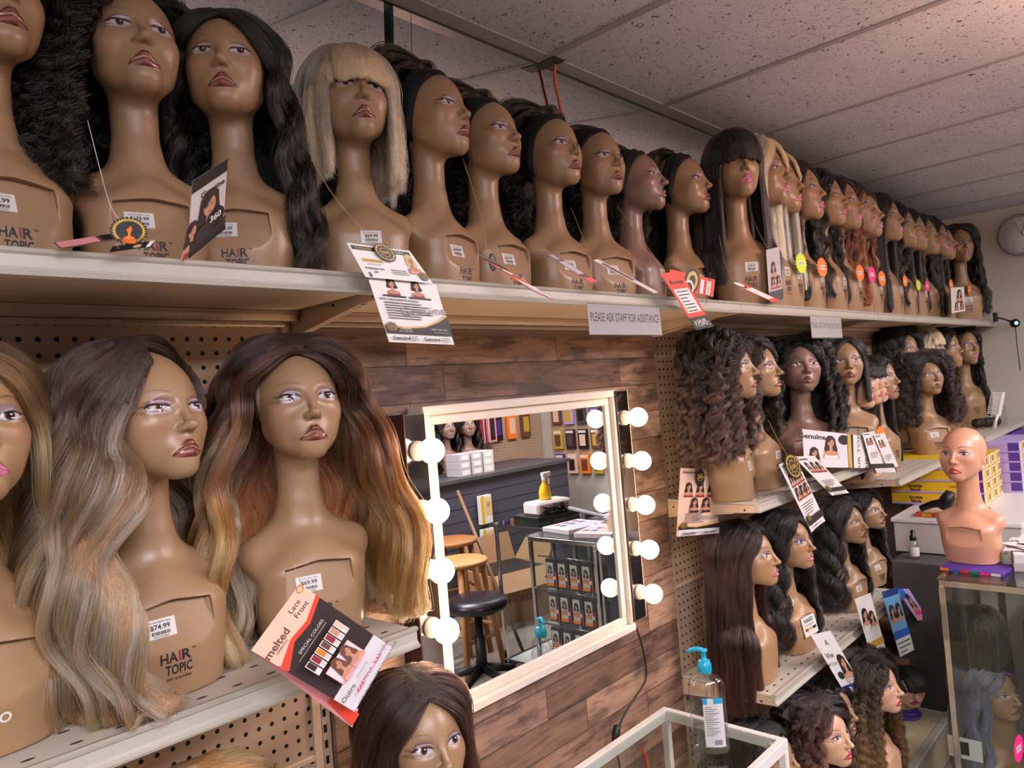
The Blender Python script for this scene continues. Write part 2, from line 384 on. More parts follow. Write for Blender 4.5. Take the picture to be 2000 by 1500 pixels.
# ------------------------------------------------------------------ mesh builder
_txt = {}
def text_polys(s, bold=0):
    """the outline of a line of lettering as flat triangles, one unit tall"""
    key = (s, bold)
    if key in _txt: return _txt[key]
    cu = bpy.data.curves.new('lettering', 'FONT'); cu.body = s; cu.size = 1.0; cu.resolution_u = 2; cu.offset = bold
    o = bpy.data.objects.new('lettering', cu); COL.objects.link(o)
    dg = bpy.context.evaluated_depsgraph_get(); me = bpy.data.meshes.new_from_object(o.evaluated_get(dg))
    V = np.array([v.co[:2] for v in me.vertices]) if len(me.vertices) else np.zeros((0, 2)); F = [tuple(p.vertices) for p in me.polygons]
    bpy.data.objects.remove(o); bpy.data.meshes.remove(me); bpy.data.curves.remove(cu)
    if len(V): V = V - np.array([(V[:,0].max()+V[:,0].min())/2, 0]); w = V[:,0].max()*2
    else: w = 0
    _txt[key] = (V, F, w); return _txt[key]

class MB:
    def __init__(s): s.V = []; s.F = []; s.I = []; s.mats = []; s.n = 0; s.T = Matrix.Identity(4); s.smooth = set()
    def mi(s, m):
        m = M[m] if isinstance(m, str) else m
        if m not in s.mats: s.mats.append(m)
        return s.mats.index(m)
    def add(s, V, F, m, smooth=False):
        V = np.asarray(V, float).reshape(-1, 3)
        A = np.array(s.T); V = V @ A[:3,:3].T + A[:3,3]
        b = s.n; s.V.append(V); s.n += len(V); k = s.mi(m)
        for f in F:
            s.F.append(tuple(b+i for i in f)); s.I.append(k)
            if smooth: s.smooth.add(len(s.F)-1)
        return s
    def box(s, lo, hi, m, bev=0):
        x0, y0, z0 = lo; x1, y1, z1 = hi
        if bev <= 0:
            V = [(x,y,z) for x in (x0,x1) for y in (y0,y1) for z in (z0,z1)]
            return s.add(V, [(0,1,3,2),(4,6,7,5),(0,4,5,1),(2,3,7,6),(0,2,6,4),(1,5,7,3)], m)
        b = bev; V = []; idx = {}
        bm = []
        for sx, x in ((-1,x0),(1,x1)):
            for sy, y in ((-1,y0),(1,y1)):
                for sz, z in ((-1,z0),(1,z1)):
                    for a in range(3):
                        p = [x-sx*b, y-sy*b, z-sz*b]; p[a] = (x, y, z)[a]
                        idx[(sx,sy,sz,a)] = len(V); V.append(p)
        F = []
        for a in range(3):
            o1, o2 = [k for k in range(3) if k != a]
            for sg in (-1, 1):
                q = []
                for u, v in ((-1,-1),(1,-1),(1,1),(-1,1)):
                    k = [0,0,0]; k[a] = sg; k[o1] = u; k[o2] = v; q.append(idx[tuple(k)+(a,)])
                F.append(q)
        for a in range(3):           # edges parallel to axis a
            o1, o2 = [k for k in range(3) if k != a]
            for u in (-1,1):
                for v in (-1,1):
                    k = [0,0,0]; k[o1] = u; k[o2] = v; k[a] = -1; k0 = tuple(k); k[a] = 1; k1 = tuple(k)
                    F.append([idx[k0+(o1,)], idx[k1+(o1,)], idx[k1+(o2,)], idx[k0+(o2,)]])
        for sx in (-1,1):
            for sy in (-1,1):
                for sz in (-1,1): F.append([idx[(sx,sy,sz,a)] for a in range(3)])
        return s.add(V, F, m)
    def prism(s, poly, a0, a1, m, axis='x'):
        """extrude a 2-D polygon along an axis; poly in the other two axes in order"""
        n = len(poly); V = []
        for a in (a0, a1):
            for p, q in poly: V.append({'x': (a,p,q), 'y': (p,a,q), 'z': (p,q,a)}[axis])
        F = [tuple(range(n)), tuple(range(2*n-1, n-1, -1))] + [(i, (i+1) % n, n+(i+1) % n, n+i) for i in range(n)]
        return s.add(V, F, m)
    def tube(s, path, r, m, seg=8, caps=True, smooth=True):
        P = np.array(path, float); n = len(P); R = np.full(n, r) if np.ndim(r) == 0 else np.array(r, float)
        T = np.gradient(P, axis=0); T /= np.linalg.norm(T, axis=1)[:,None] + 1e-12
        ref = np.array([0, 0, 1.0]) if abs(T[0][2]) < .9 else np.array([1.0, 0, 0]); V = []
        u = np.cross(T[0], ref); u /= np.linalg.norm(u)
        for i in range(n):
            u = u - T[i]*(u@T[i]); u /= np.linalg.norm(u) + 1e-12; v = np.cross(T[i], u)
            for k in range(seg):
                a = 2*math.pi*k/seg; V.append(P[i] + R[i]*(math.cos(a)*u + math.sin(a)*v))
        F = [(i*seg+k, i*seg+(k+1) % seg, (i+1)*seg+(k+1) % seg, (i+1)*seg+k) for i in range(n-1) for k in range(seg)]
        if caps: F += [tuple(range(seg-1, -1, -1)), tuple((n-1)*seg+k for k in range(seg))]
        return s.add(V, F, m, smooth)
    def lathe(s, prof, m, c=(0,0,0), seg=24, sy=1.0, smooth=True):
        """profile of (radius, height) spun about z"""
        V = []
        for r, z in prof:
            for k in range(seg):
                a = 2*math.pi*k/seg; V.append((c[0]+r*math.cos(a), c[1]+r*sy*math.sin(a), c[2]+z))
        n = len(prof); F = [(i*seg+k, i*seg+(k+1) % seg, (i+1)*seg+(k+1) % seg, (i+1)*seg+k) for i in range(n-1) for k in range(seg)]
        F += [tuple(range(seg-1, -1, -1)), tuple((n-1)*seg+k for k in range(seg))]
        return s.add(V, F, m, smooth)
    def ball(s, c, r, m, seg=16, rings=10):
        r = (r,)*3 if np.ndim(r) == 0 else r
        V = []; 
        for i in range(1, rings):
            t = math.pi*i/rings
            for k in range(seg):
                a = 2*math.pi*k/seg; V.append((c[0]+r[0]*math.sin(t)*math.cos(a), c[1]+r[1]*math.sin(t)*math.sin(a), c[2]+r[2]*math.cos(t)))
        V += [(c[0], c[1], c[2]+r[2]), (c[0], c[1], c[2]-r[2])]; t, b = len(V)-2, len(V)-1
        F = [(i*seg+k, (i+1)*seg+k, (i+1)*seg+(k+1) % seg, i*seg+(k+1) % seg) for i in range(rings-2) for k in range(seg)]
        F += [(t, k, (k+1) % seg) for k in range(seg)] + [(b, (rings-2)*seg+(k+1) % seg, (rings-2)*seg+k) for k in range(seg)]
        return s.add(V, F, m, True)
    def build(s, name, parent=None, loc=None):
        me = bpy.data.meshes.new(name); V = np.concatenate(s.V) if s.V else np.zeros((0,3))
        me.from_pydata([tuple(v) for v in V], [], s.F)
        for m in s.mats: me.materials.append(m)
        me.polygons.foreach_set('material_index', np.array(s.I, np.int32))
        sm = np.zeros(len(s.F), bool); sm[list(s.smooth)] = True; me.polygons.foreach_set('use_smooth', sm)
        me.update()
        return link(name, me, parent, loc)
def link(name, data, parent=None, loc=None):
    o = bpy.data.objects.new(name, data); COL.objects.link(o)
    if parent is not None: o.parent = parent
    if loc is not None: o.location = loc
    return o
def tag(o, label, cat, group=None, kind=None):
    if label: o['label'] = label
    if cat: o['category'] = cat
    if group: o['group'] = group
    if kind: o['kind'] = kind
    return o
def thing(name, label, cat, loc=(0,0,0), rz=0, group=None):
    o = bpy.data.objects.new(name, None); COL.objects.link(o); o.location = loc; o.rotation_euler = (0,0,rz); o.empty_display_size = .05
    return tag(o, label, cat, group)
def struct(o): o['kind'] = 'structure'; return o
def copy_tree(o, parent=None):
    c = o.copy(); COL.objects.link(c)
    if parent is not None: c.parent = parent
    for ch in list(o.children): copy_tree(ch, c)
    return c
# ------------------------------------------------------------------ mannequins
PAINT = {
    'plum':  dict(skin='#9b7b5a', lip='#74392d', lipl='#38140f', shadow='#583a42', glit=1.0, brow='#6d5847', iris='#4a3427', lash=1, browa=.6),
    'pink':  dict(skin='#9b7a57', lip='#c9668f', lipl='#8f3f62', shadow='#7d6a72', glit=.25, brow='#4a3428', iris='#2c2625', lash=1, browa=.8),
    'pale':  dict(skin='#d0a586', lip='#b9455a', lipl='#8a2b3c', shadow='#b08088', glit=.1, brow='#4a342c', iris='#4a3b36', lash=1, browa=.8),
    'bald':  dict(skin='#cf987a', lip='#bb5145', lipl='#98392f', shadow='#a2685c', glit=0, brow='#221614', iris='#4d5c66', lash=0, browa=1),
    'smoky': dict(skin='#a9835d', lip='#c0608a', lipl='#8c3a5c', shadow='#71508a', glit=.4, brow='#3a2a20', iris='#20202c', lash=1, browa=.9),
    'dusk':  dict(skin='#86695a', lip='#6e3a3c', lipl='#3c1a1c', shadow='#6f5a60', glit=.3, brow='#3c2c28', iris='#30282a', lash=1, browa=.8),
}
def paint_face(V, P):
    """factory make-up: the colour and gloss of every surface point"""
    n = len(V)
    skin = srgb(P['skin']); col = np.tile(skin, (n, 1)); gl = np.full(n, .34)
    x, y, z = to_head(V[:,0], V[:,1], V[:,2])
    side = np.sign(x); ax = np.abs(x); front = (y < -.040)
    def mix(w, c, g=None):
        w = np.clip(w, 0, 1)[:,None]*front[:,None]
        col[:] = col*(1-w) + srgb(c)*w
        if g is not None: gl[:] = gl*(1-w[:,0]) + g*w[:,0]
    ss = lambda v, a, b: sst(v, a, b)
    # blush
    mix(.18*np.exp(-(((ax-.040)/.016)**2 + ((z+.026)/.014)**2)), '#a8584a')
    # eye shadow: from lid to brow, sweeping outwards
    u = ax - .0298
    top = .0215 - .25*np.maximum(-u, 0) - 8*np.maximum(u-.004, 0)**1.5
    sh = ss(z, .000, .004)*(1-ss(z, top-.012, top))*ss(ax, .0115, .021)*(1-ss(ax, .040, .054))
    mix(.97*sh, P['shadow'], .30)
    if P['glit'] > 0:
        crease = .0112 - 22*(u+.001)**2
        mix(P['glit']*.80*np.exp(-((z-crease)/.0007)**2)*(np.abs(u+.003) < .0125), '#e9dbe6', .12)
        mix(P['glit']*.35*np.exp(-(((u+.004)/.008)**2 + ((z-.0085)/.0030)**2)), '#d9c0cf', .12)
        mix(P['glit']*.45*np.exp(-((z+.0052-6*u*u)/.0016)**2)*(np.abs(u) < .015), '#d9cdea', .2)
    # brow
    bz = .0262 - 14*(ax-.033)**2 + .02*(ax-.03) - ss(ax, .040, .052)*.001
    bw = .0016*(1 - .6*ss(ax, .030, .050))
    mix(P['browa']*np.exp(-((z-bz)/bw)**2)*ss(ax, .011, .016)*(1-ss(ax, .047, .052)), P['brow'])
    # eye
    w = .0160; uu = u/w
    zu = .0004 + .0058*np.sqrt(np.clip(1-np.abs(uu)**2.2, 0, 1)) + .0010*uu
    zl = .0000 - .0038*np.sqrt(np.clip(1-np.abs(uu)**2.0, 0, 1)) + .0010*uu
    inside = (np.abs(uu) < 1)*ss(z, zl-.0004, zl+.0004)*(1-ss(z, zu-.0004, zu+.0004))
    mix(inside, '#c2b4b4', .08)
    gx = .0298 + .0012*side - .0004        # gaze
    r = np.sqrt((ax-gx)**2 + (z-.0018)**2)
    mix(inside*(1-ss(r, .0054, .0062)), P['iris'], .05)
    mix(inside*(1-ss(r, .0020, .0028)), '#080606', .04)
    mix(inside*(1-ss(np.sqrt((ax-gx-.0014*side)**2 + (z-.0036)**2), .0007, .0012)), '#ffffff', .05)  # painted catchlight, a white glint on the iris
    # liner with wing
    ln = np.exp(-((z-zu-.0004)/.0013)**2)*(np.abs(uu) < 1.02)
    mix(np.clip(ln*1.3, 0, 1), '#120a0d', .2)
    wz = .0022 + .45*np.maximum(u-.011, 0)
    mix(np.exp(-((z-wz)/(.0011*(1-.7*ss(u, .012, .024))))**2)*ss(u, .0095, .012)*(1-ss(u, .0215, .024)), '#17101a', .2)
    mix(.7*np.exp(-((z-zl)/.0006)**2)*(uu > -.7)*(np.abs(uu) < 1), '#2a1a20')
    if P['lash']:
        for k in range(5):        # painted lashes fanning off the outer corner
            a0 = .0115 + .0022*k; dz0 = -.0030 - .0002*k + .0012*k
            dx_, dz_ = .55, -.80 + .12*k
            t = ((u-a0)*dx_ + (z-dz0)*dz_); dperp = np.abs((u-a0)*dz_ - (z-dz0)*dx_)
            mix(.9*np.exp(-(dperp/.00045)**2)*ss(t, .0005, .001)*(1-ss(t, .0045, .0062)), '#1a1018')
        for k in range(4):
            a0 = .006 + .0036*k; dz0 = .0075 + .0002*k - .0006*k*k
            dx_, dz_ = .62 + .07*k, .75 - .12*k
            t = ((u-a0)*dx_ + (z-dz0)*dz_); dperp = np.abs((u-a0)*dz_ - (z-dz0)*dx_)
            mix(.65*np.exp(-(dperp/.00045)**2)*ss(t, 0, .001)*(1-ss(t, .0055, .0075)), '#2a1a28')
    # lips
    lw = .0228; q = np.clip(ax/lw, 0, 1)
    topz = -.0462 + .0010*np.exp(-((ax-.0045)/.0035)**2) - .0012*np.exp(-(ax/.0020)**2) - .0195*q**1.25
    botz = -.0712 + .0048*q**2.6
    lip = (ax < lw)*ss(z, botz-.0006, botz+.0006)*(1-ss(z, topz-.0006, topz+.0006))
    mix(lip, P['lip'], .10)
    edge = lip*(np.exp(-((z-topz)/.0018)**2) + np.exp(-((z-botz)/.0013)**2))
    mix(np.clip(.95*edge, 0, 1), P['lipl'], .12)
    mid = -.0582 - .0080*q**1.4
    mix(.7*lip*np.exp(-((z-mid)/.0007)**2), P['lipl'], .15); mix(.30*lip*np.exp(-((z-mid+.0045)/.0028)**2), '#c08a78', .10)
    if P['glit'] > .2: mix(.8*lip*np.exp(-((z-mid-.0016)/.0006)**2)*(q < .8), '#d8b0a4', .08)
    return col, gl

_raw = {}
def raw_mannequin(plate, fine, ears=True):
    key = (plate, fine, ears)
    if key in _raw: return _raw[key]
    s = 1.0 if fine else 1.7
    # head-local face zone mapped to bust space (tilt is small)
    X = fine_axis(-.150, .150, .0050*s**.5, [(-.050, .050, .00095*s), (-.075, .075, .0026)])
    Y = fine_axis(-.125, .130, .0050*s**.5, [(-.112, -.050, .00105*s), (-.06, .10, .0042)])
    Z = fine_axis(-.008, .495, .0055*s**.5, [(.320, .360, .0010*s), (.360, .432, .0010*s), (.295, .32, .0022), (.055, .118, .0032), (.118, .137, .0014), (.43, .495, .0040)])
    fn = lambda x, y, z: sdf_man(x, y, z, plate, ears)
    F = eval_grid(fn, X, Y, Z)
    V, Q = surface_nets(F, X, Y, Z)
    V = project(fn, V, 2)
    _raw[key] = (V, Q)
    return _raw[key]

def turn_warp(V, yaw, sz=1.0):
    """the head turned on its neck"""
    V = np.array(V, float); a = yaw*sst(V[:,2], .20, .30)
    c, s = np.cos(a), np.sin(a); y0 = .020
    x = V[:,0].copy(); y = V[:,1]-y0
    V[:,0] = c*x - s*y; V[:,1] = s*x + c*y + y0; V[:,2] *= 1
    return V

def new_mesh(name, V, F, mats=None, mi=None, smooth=True):
    me = bpy.data.meshes.new(name)
    V = np.asarray(V, np.float64)
    if isinstance(F, np.ndarray) and F.ndim == 2:
        n, k = F.shape
        me.vertices.add(len(V)); me.vertices.foreach_set('co', V.ravel())
        me.loops.add(n*k); me.loops.foreach_set('vertex_index', F.ravel().astype(np.int32))
        me.polygons.add(n); me.polygons.foreach_set('loop_start', np.arange(0, n*k, k, dtype=np.int32))
        me.update(calc_edges=True)
    else:
        me.from_pydata([tuple(v) for v in V], [], [tuple(int(i) for i in f) for f in F]); me.update()
    for m in (mats or []): me.materials.append(m)
    if mi is not None: me.polygons.foreach_set('material_index', np.asarray(mi, np.int32))
    me.polygons.foreach_set('use_smooth', np.full(len(me.polygons), smooth))
    return me
def set_attr(me, name, col):
    a = me.attributes.new(name, 'FLOAT_COLOR', 'POINT')
    c = np.ones((len(col), 4), np.float32); c[:, :3] = col
    a.data.foreach_set('color', c.ravel())
def set_float(me, name, v):
    a = me.attributes.new(name, 'FLOAT', 'POINT'); a.data.foreach_set('value', np.asarray(v, np.float32))

_mann = {}
def mannequin_mesh(paint, yaw=0, plate=True, fine=True, ears=True):
    key = (paint, round(yaw), plate, fine, ears)
    if key in _mann: return _mann[key]
    V, Q = raw_mannequin(plate, fine, ears)
    col, gl = paint_face(V, PAINT[paint])
    W = turn_warp(V, math.radians(yaw))
    me = new_mesh('mannequin_head', W, Q, [M['skin']])
    set_attr(me, 'Col', col); set_float(me, 'Rough', gl)
    _mann[key] = me
    return me
# ------------------------------------------------------------------ wigs
HEAD0 = np.array(from_head(0, .012, .022))      # centre of the skull
def tlt(d):
    d = np.asarray(d, float); return np.stack([d[...,0], CT*d[...,1]-ST*d[...,2], ST*d[...,1]+CT*d[...,2]], -1)
def hair_guides(rng, n, part=0.0, front=55, length=.30, vol=.012, flare=.02, wave=0.0, wlen=.07, curl=0.0, clen=.03,
                lift=.006, back_len=None, face_len=None, spread=.012, bangs=0, base_z=0.004, yaw=0.0, start=0.0, steps=34, sdf=None, drop=0.0, jag=.03, tuck=0.0, side_bias=0.0, fdrape=0.0, tilt0=52, inward=0.0, front_right=None, hug=True):
    """centre lines of the locks: combed from the parting over the skull, then falling and lying on neck, shoulders and chest"""
    sdf = sdf or (lambda x, y, z: sdf_man(x, y, z, False, False))
    R = np.array([.0668, .0900, .0775])
    u = rng.random(n)
    side = np.where(rng.random(n) < .5 + side_bias, 1.0, -1.0)
    az = front + (180-front)*u**.9 + rng.normal(0, 3, n)           # where round the head the lock comes down, degrees from the face
    az = np.clip(az, front-2, 180)
    if front_right: az = np.where(side > 0, front_right + (az-front)*(180-front_right)/(180-front), az)
    # parting runs from the hairline to the crown
    pl = np.clip((az-front)/(180-front), 0, 1)                     # 0 hairline .. 1 crown
    th0 = np.radians(tilt0 - (tilt0+20)*pl**.8)                               # tilt of the start forward of straight up
    sx = part*(1-pl)                                               # side shift of the parting
    lev = rng.random(n)                                            # depth inside the body of hair
    off = (lift + vol*lev)
    hf = sst(az, front, front+42) if hug else np.ones(n)
    off = off*(.30 + .70*hf)
    A = np.radians(az)*side
    P = np.zeros((n, steps, 3))
    # start direction and shoulder-of-skull direction
    d0 = np.stack([np.sin(sx), -np.sin(th0)*np.cos(sx), np.cos(th0)*np.cos(sx)], 1)
    z1 = -.10 - .25*rng.random(n)*0
    d1 = np.stack([np.sin(A), -np.cos(A), np.full(n, -.12)], 1); d1 /= np.linalg.norm(d1, axis=1)[:,None]
    ns = max(6, int(steps*.30))
    om = np.arccos(np.clip((d0*d1).sum(1), -1, 1))
    s0 = start
    for k in range(ns):
        t = s0 + (1-s0)*k/(ns-1)
        w0 = np.sin((1-t)*om)/np.sin(om); w1 = np.sin(t*om)/np.sin(om)
        d = d0*w0[:,None] + d1*w1[:,None]; d /= np.linalg.norm(d, axis=1)[:,None]
        bulge = (off*(.35 + .65*math.sin(math.pi*min(1, t*1.0)*.5)) + .003)[:,None]
        P[:,k] = HEAD0 + tlt(d*(R + bulge))
    # the fall
    L = np.full(n, length) * (1 + rng.normal(0, jag, n))
    if back_len is not None: L *= 1 + (back_len/length-1)*sst(az, 100, 170)
    if face_len is not None: L *= 1 + (face_len/length-1)*(1-sst(az, front, front+35))
    rem = np.maximum(L, .02)/(steps-ns)
    out = np.stack([np.sin(A), -np.cos(A), np.zeros(n)], 1)
    vel = P[:,ns-1]-P[:,ns-2]; vel /= np.linalg.norm(vel, axis=1)[:,None]
    p = P[:,ns-1].copy()
    clear = .004 + vol*.75*lev*(.35 + .65*hf)
    for k in range(ns, steps):
        q = (k-ns)/(steps-ns)
        g = np.array([0,0,-1.0]) + out*(flare*math.cos(q*2.6)*(.20 + .80*np.maximum(hf, float(sst(np.array(q), .25, .6)))))[:,None]
        if fdrape: g = g + np.stack([np.zeros(n), -fdrape*(1-sst(az, 60, 120)), np.zeros(n)], 1)*math.cos(q*2.2)
        if tuck: g = g - out*tuck*q
        if inward: g = g - out*(inward*float(sst(np.array(q), .30, .9))*(1-sst(az, 80, 125)))[:,None]*np.array([1.0, 0, 0])
        vel = vel*.62 + g*.38; vel /= np.linalg.norm(vel, axis=1)[:,None]
        p = p + vel*rem[:,None]
        for _ in range(2):
            e = 1e-3
            x, y, z = p.T
            dd = sdf(x, y, z)
            hit = dd < clear
            if hit.any():
                h = np.flatnonzero(hit); xx, yy, zz = p[h].T
                gr = np.stack([sdf(xx+e,yy,zz)-sdf(xx-e,yy,zz), sdf(xx,yy+e,zz)-sdf(xx,yy-e,zz), sdf(xx,yy,zz+e)-sdf(xx,yy,zz-e)], 1)/(2*e)
                gr[:,2] *= .3; gr /= np.maximum(np.linalg.norm(gr, axis=1), .3)[:,None]
                mv = (clear[h]-dd[h])[:,None]*gr
                p[h] += np.clip(mv, -.012, .012)
        p[:,2] = np.maximum(p[:,2], base_z + .012*lev)
        P[:,k] = p
    # waves and curls grow down the lock
    if wave or curl:
        seg = np.linalg.norm(np.diff(P, axis=1), axis=2); arc = np.concatenate([np.zeros((n,1)), np.cumsum(seg, 1)], 1)
        tan = np.gradient(P, axis=1); tan /= np.linalg.norm(tan, axis=2)[:,:,None] + 1e-9
        o3 = out[:,None,:] - (tan*out[:,None,:]).sum(2)[:,:,None]*tan; o3 /= np.linalg.norm(o3, axis=2)[:,:,None] + 1e-6
        b3 = np.cross(tan, o3)
        grow = sst(arc, .03, .16)
        if wave:
            ph = (az*.05 + rng.normal(0, .5, n) + (side > 0)*1.7)[:,None]
            w_ = wave*grow*(np.sin(arc/wlen*2*math.pi + ph))[...]
            P = P + b3*w_[:,:,None] + o3*(wave*.55*grow*(1+np.sin(arc/wlen*2*math.pi*1.0 + ph + 1.3)))[:,:,None]
        if curl:
            ph = (rng.random(n)*6.28)[:,None]; g2 = sst(arc, .015, .09); cl = (clen*(1+rng.normal(0,.15,n)))[:,None]
            P = P + b3*(curl*g2*np.sin(arc/cl*2*math.pi+ph))[:,:,None] + o3*(curl*g2*(.8+np.cos(arc/cl*2*math.pi+ph)))[:,:,None]
        x, y, z = P.reshape(-1,3).T; dd = sdf(x, y, z); bad = dd < .002
        if bad.any():
            Q = P.reshape(-1,3); h = np.flatnonzero(bad); xx, yy, zz = Q[h].T; e = 1e-3
            gr = np.stack([sdf(xx+e,yy,zz)-sdf(xx-e,yy,zz), sdf(xx,yy+e,zz)-sdf(xx,yy-e,zz), sdf(xx,yy,zz+e)-sdf(xx,yy,zz-e)], 1)/(2*e)
            Q[h] += (.003-dd[h])[:,None]*gr; P = Q.reshape(P.shape)
        P[:,:,2] = np.maximum(P[:,:,2], base_z)
    y_ = P[:,:,1]; P[:,:,1] = np.where(y_ > .095, .095 + .030*np.tanh((y_-.095)/.030), y_)
    return P, lev, az*side

def bang_guides(rng, n, length=.075, width=52, steps=16, lift=.012, sweep=0.0, crown=.1, cut=None):
    """a fringe combed forward from the crown over the forehead; cut = height where it is trimmed"""
    R = np.array([.0668, .0900, .0775])
    A = np.radians(rng.uniform(-width, width, n)); lev = rng.random(n)
    P = np.zeros((n, steps, 3))
    ns = steps*2//3
    d0 = np.tile(np.array([0, -.12+crown*0, 1.0]), (n, 1)) + np.stack([np.sin(A)*.35, rng.normal(0,.1,n), np.zeros(n)], 1); d0 /= np.linalg.norm(d0, axis=1)[:,None]
    A2 = A + sweep
    d1 = np.stack([np.sin(A2), -np.cos(A2), np.full(n, .20)], 1); d1 /= np.linalg.norm(d1, axis=1)[:,None]
    om = np.arccos(np.clip((d0*d1).sum(1), -1, 1))
    for k in range(ns):
        t = k/(ns-1); d = d0*(np.sin((1-t)*om)/np.sin(om))[:,None] + d1*(np.sin(t*om)/np.sin(om))[:,None]
        P[:,k] = HEAD0 + tlt(d*(R + (lift*(.3+.7*math.sin(t*2.2)) + .008*lev)[:,None]))
    p = P[:,ns-1].copy(); v = P[:,ns-1]-P[:,ns-2]; v /= np.linalg.norm(v, axis=1)[:,None]
    L = length*(1+rng.normal(0,.10,n))*.5/(steps-ns)
    for k in range(ns, steps):
        v = v*.5 + np.array([math.sin(sweep)*.5, -.02, -1.0])*.5; v /= np.linalg.norm(v, axis=1)[:,None]
        p = p + v*L[:,None]; x,y,z = p.T; dd = sdf_man(x,y,z,False,False); p[:,1] -= np.clip(.006+.006*lev-dd, 0, .01)
        P[:,k] = p
    return P, lev, np.degrees(A)

def strands(rng, P, per, spread=.007, jitter=.0012, tip=.35, frizz=0.0, fly=.02):
    """single hairs around every lock"""
    n, s, _ = P.shape
    T = np.linspace(0, 1, s)
    G = np.repeat(P, per, axis=0)
    m = len(G)
    tan = np.gradient(G, axis=1); tan /= np.linalg.norm(tan, axis=2)[:,:,None]+1e-9
    ref = rng.normal(0, 1, (m, 1, 3)); ref = ref/np.linalg.norm(ref, axis=2)[:,:,None]
    off = ref - (tan*ref).sum(2)[:,:,None]*tan
    amp = spread*np.sqrt(rng.random(m))[:,None]*(1 - tip*T[None,:]**1.5)*np.minimum(1, .35 + T[None,:]*4)
    flyers = rng.random(m) < fly
    amp = amp + (flyers*rng.random(m)*.016)[:,None]*T[None,:]**1.2
    G = G + off*amp[:,:,None]
    k = rng.normal(0, 1, (m, 4, 3))
    ph = np.stack([np.sin((j+1)*T*math.pi*1.7) for j in range(4)], 0)       # low-frequency wander
    G = G + np.einsum('mjc,js->msc', k, ph)*jitter*(T[None,:,None])
    if frizz: G = G + rng.normal(0, frizz, G.shape)*sst(T, .05, .3)[None,:,None]
    return G, flyers

def add_hair(name, G, rad, col, mat):
    m, s, _ = G.shape
    hc = bpy.data.hair_curves.new(name)
    hc.add_curves([s]*m)
    hc.points.foreach_set('position', G.astype(np.float32).ravel())
    T = np.linspace(0, 1, s)
    r = (rad[:,None] if np.ndim(rad) else rad)*(1-.75*T[None,:]**3)*np.ones((m,1))
    hc.points.foreach_set('radius', r.astype(np.float32).ravel())
    a = hc.attributes.new('Col', 'FLOAT_COLOR', 'POINT')
    c = np.ones((m, s, 4), np.float32); c[:,:,:3] = col
    a.data.foreach_set('color', c.ravel())
    hc.materials.append(mat)
    return hc

def hull_mesh(name, P, colfn, mat, vox=.006, rad=.0075, thr=1.0, shrink=.0050):
    """the closed mass of the wig under its loose hairs"""
    pts = P[:, :, :].reshape(-1, 3)
    # densify
    mid = (.5*(P[:,1:]+P[:,:-1])).reshape(-1,3); pts = np.concatenate([pts, mid])
    lo = pts.min(0)-.03; hi = pts.max(0)+.03
    n = np.ceil((hi-lo)/vox).astype(int)+1
    D = np.zeros(n, np.float32)
    idx = np.round((pts-lo)/vox).astype(int)
    np.add.at(D, tuple(idx.T), 1.0)
    D = np.minimum(D, 3.0)
    sg = rad/vox
    kx = np.arange(-3, 4); kr = np.exp(-(kx/sg)**2).astype(np.float32)
    for ax in range(3):
        D = sum(kr[j]*np.roll(D, int(kx[j]), axis=ax) for j in range(7))
    F = thr - D/ (np.percentile(D[D > .2], 55)+1e-6)
    F = np.clip(F, -2, 2).astype(np.float32)
    X = lo[0]+vox*np.arange(n[0]); Y = lo[1]+vox*np.arange(n[1]); Z = lo[2]+vox*np.arange(n[2])
    # keep clear of the bare skin, thin shell over the skull
    x, y, z = np.meshgrid(X, Y, Z, indexing='ij')
    S = sdf_man(x, y, z, False, False).astype(np.float32)
    F = np.maximum(F*vox*1.2 + shrink, -(S-.0015))
    V, Q = surface_nets(F, X, Y, Z)
    me = new_mesh(name, V, Q, [mat])
    set_attr(me, 'Col', colfn(V))
    return me

def ramp(t, stops):
    """piecewise colour along t in linear space; stops = [(t, '#hex')...]"""
    ts = [a for a, _ in stops]; C = np.array([srgb(c) for _, c in stops])
    return np.stack([np.interp(t, ts, C[:,k]) for k in range(3)], -1)
# ------------------------------------------------------------------ the setting
def quadbox(name, lo, hi, m):
    b = MB(); b.box(lo, hi, m); return struct(b.build(name))
quadbox('floor', (LEFTX, BACKY, FLOOR-.05), (ENDX+.1, WALLY+.1, FLOOR), 'floor')
quadbox('wall_back', (LEFTX, WALLY, FLOOR), (ENDX+.1, WALLY+.08, CEIL+.2), 'wall')
quadbox('wall_right', (ENDX, BACKY, FLOOR), (ENDX+.1, WALLY, CEIL+.2), 'wall')
quadbox('wall_left', (LEFTX-.1, BACKY, FLOOR), (LEFTX, WALLY, CEIL+.2), 'wall')
quadbox('wall_front', (LEFTX, BACKY-.1, FLOOR), (ENDX+.1, BACKY, CEIL+.2), 'wall_dark')
TX0, TS, TY0 = 1.637, .606, 1.332          # a cross bar position, tile width, wall side edge
b = MB(); b.box((LEFTX-.1, BACKY-.1, CEIL), (ENDX+.1, WALLY+.08, CEIL+.03), 'tile'); ceil_o = struct(b.build('ceiling'))
b = MB()
for k in range(-8, 8):
    x = TX0 + k*TS
    if LEFTX < x < ENDX: b.box((x-.012, BACKY, CEIL-.004), (x+.012, TY0, CEIL+.001), 'tbar')
for y in (TY0-1.22*1-.01, TY0-1.22*2, TY0-1.22*3):
    b.box((LEFTX, y-.012, CEIL-.004), (ENDX, y+.012, CEIL+.001), 'tbar')
b.box((LEFTX, TY0-.052, CEIL-.003), (ENDX, TY0, CEIL+.001), 'tbar')
b.box((LEFTX, TY0-.003, CEIL-.006), (ENDX, TY0+.003, CEIL+.001), 'black')
struct(b.build('trim_1'))
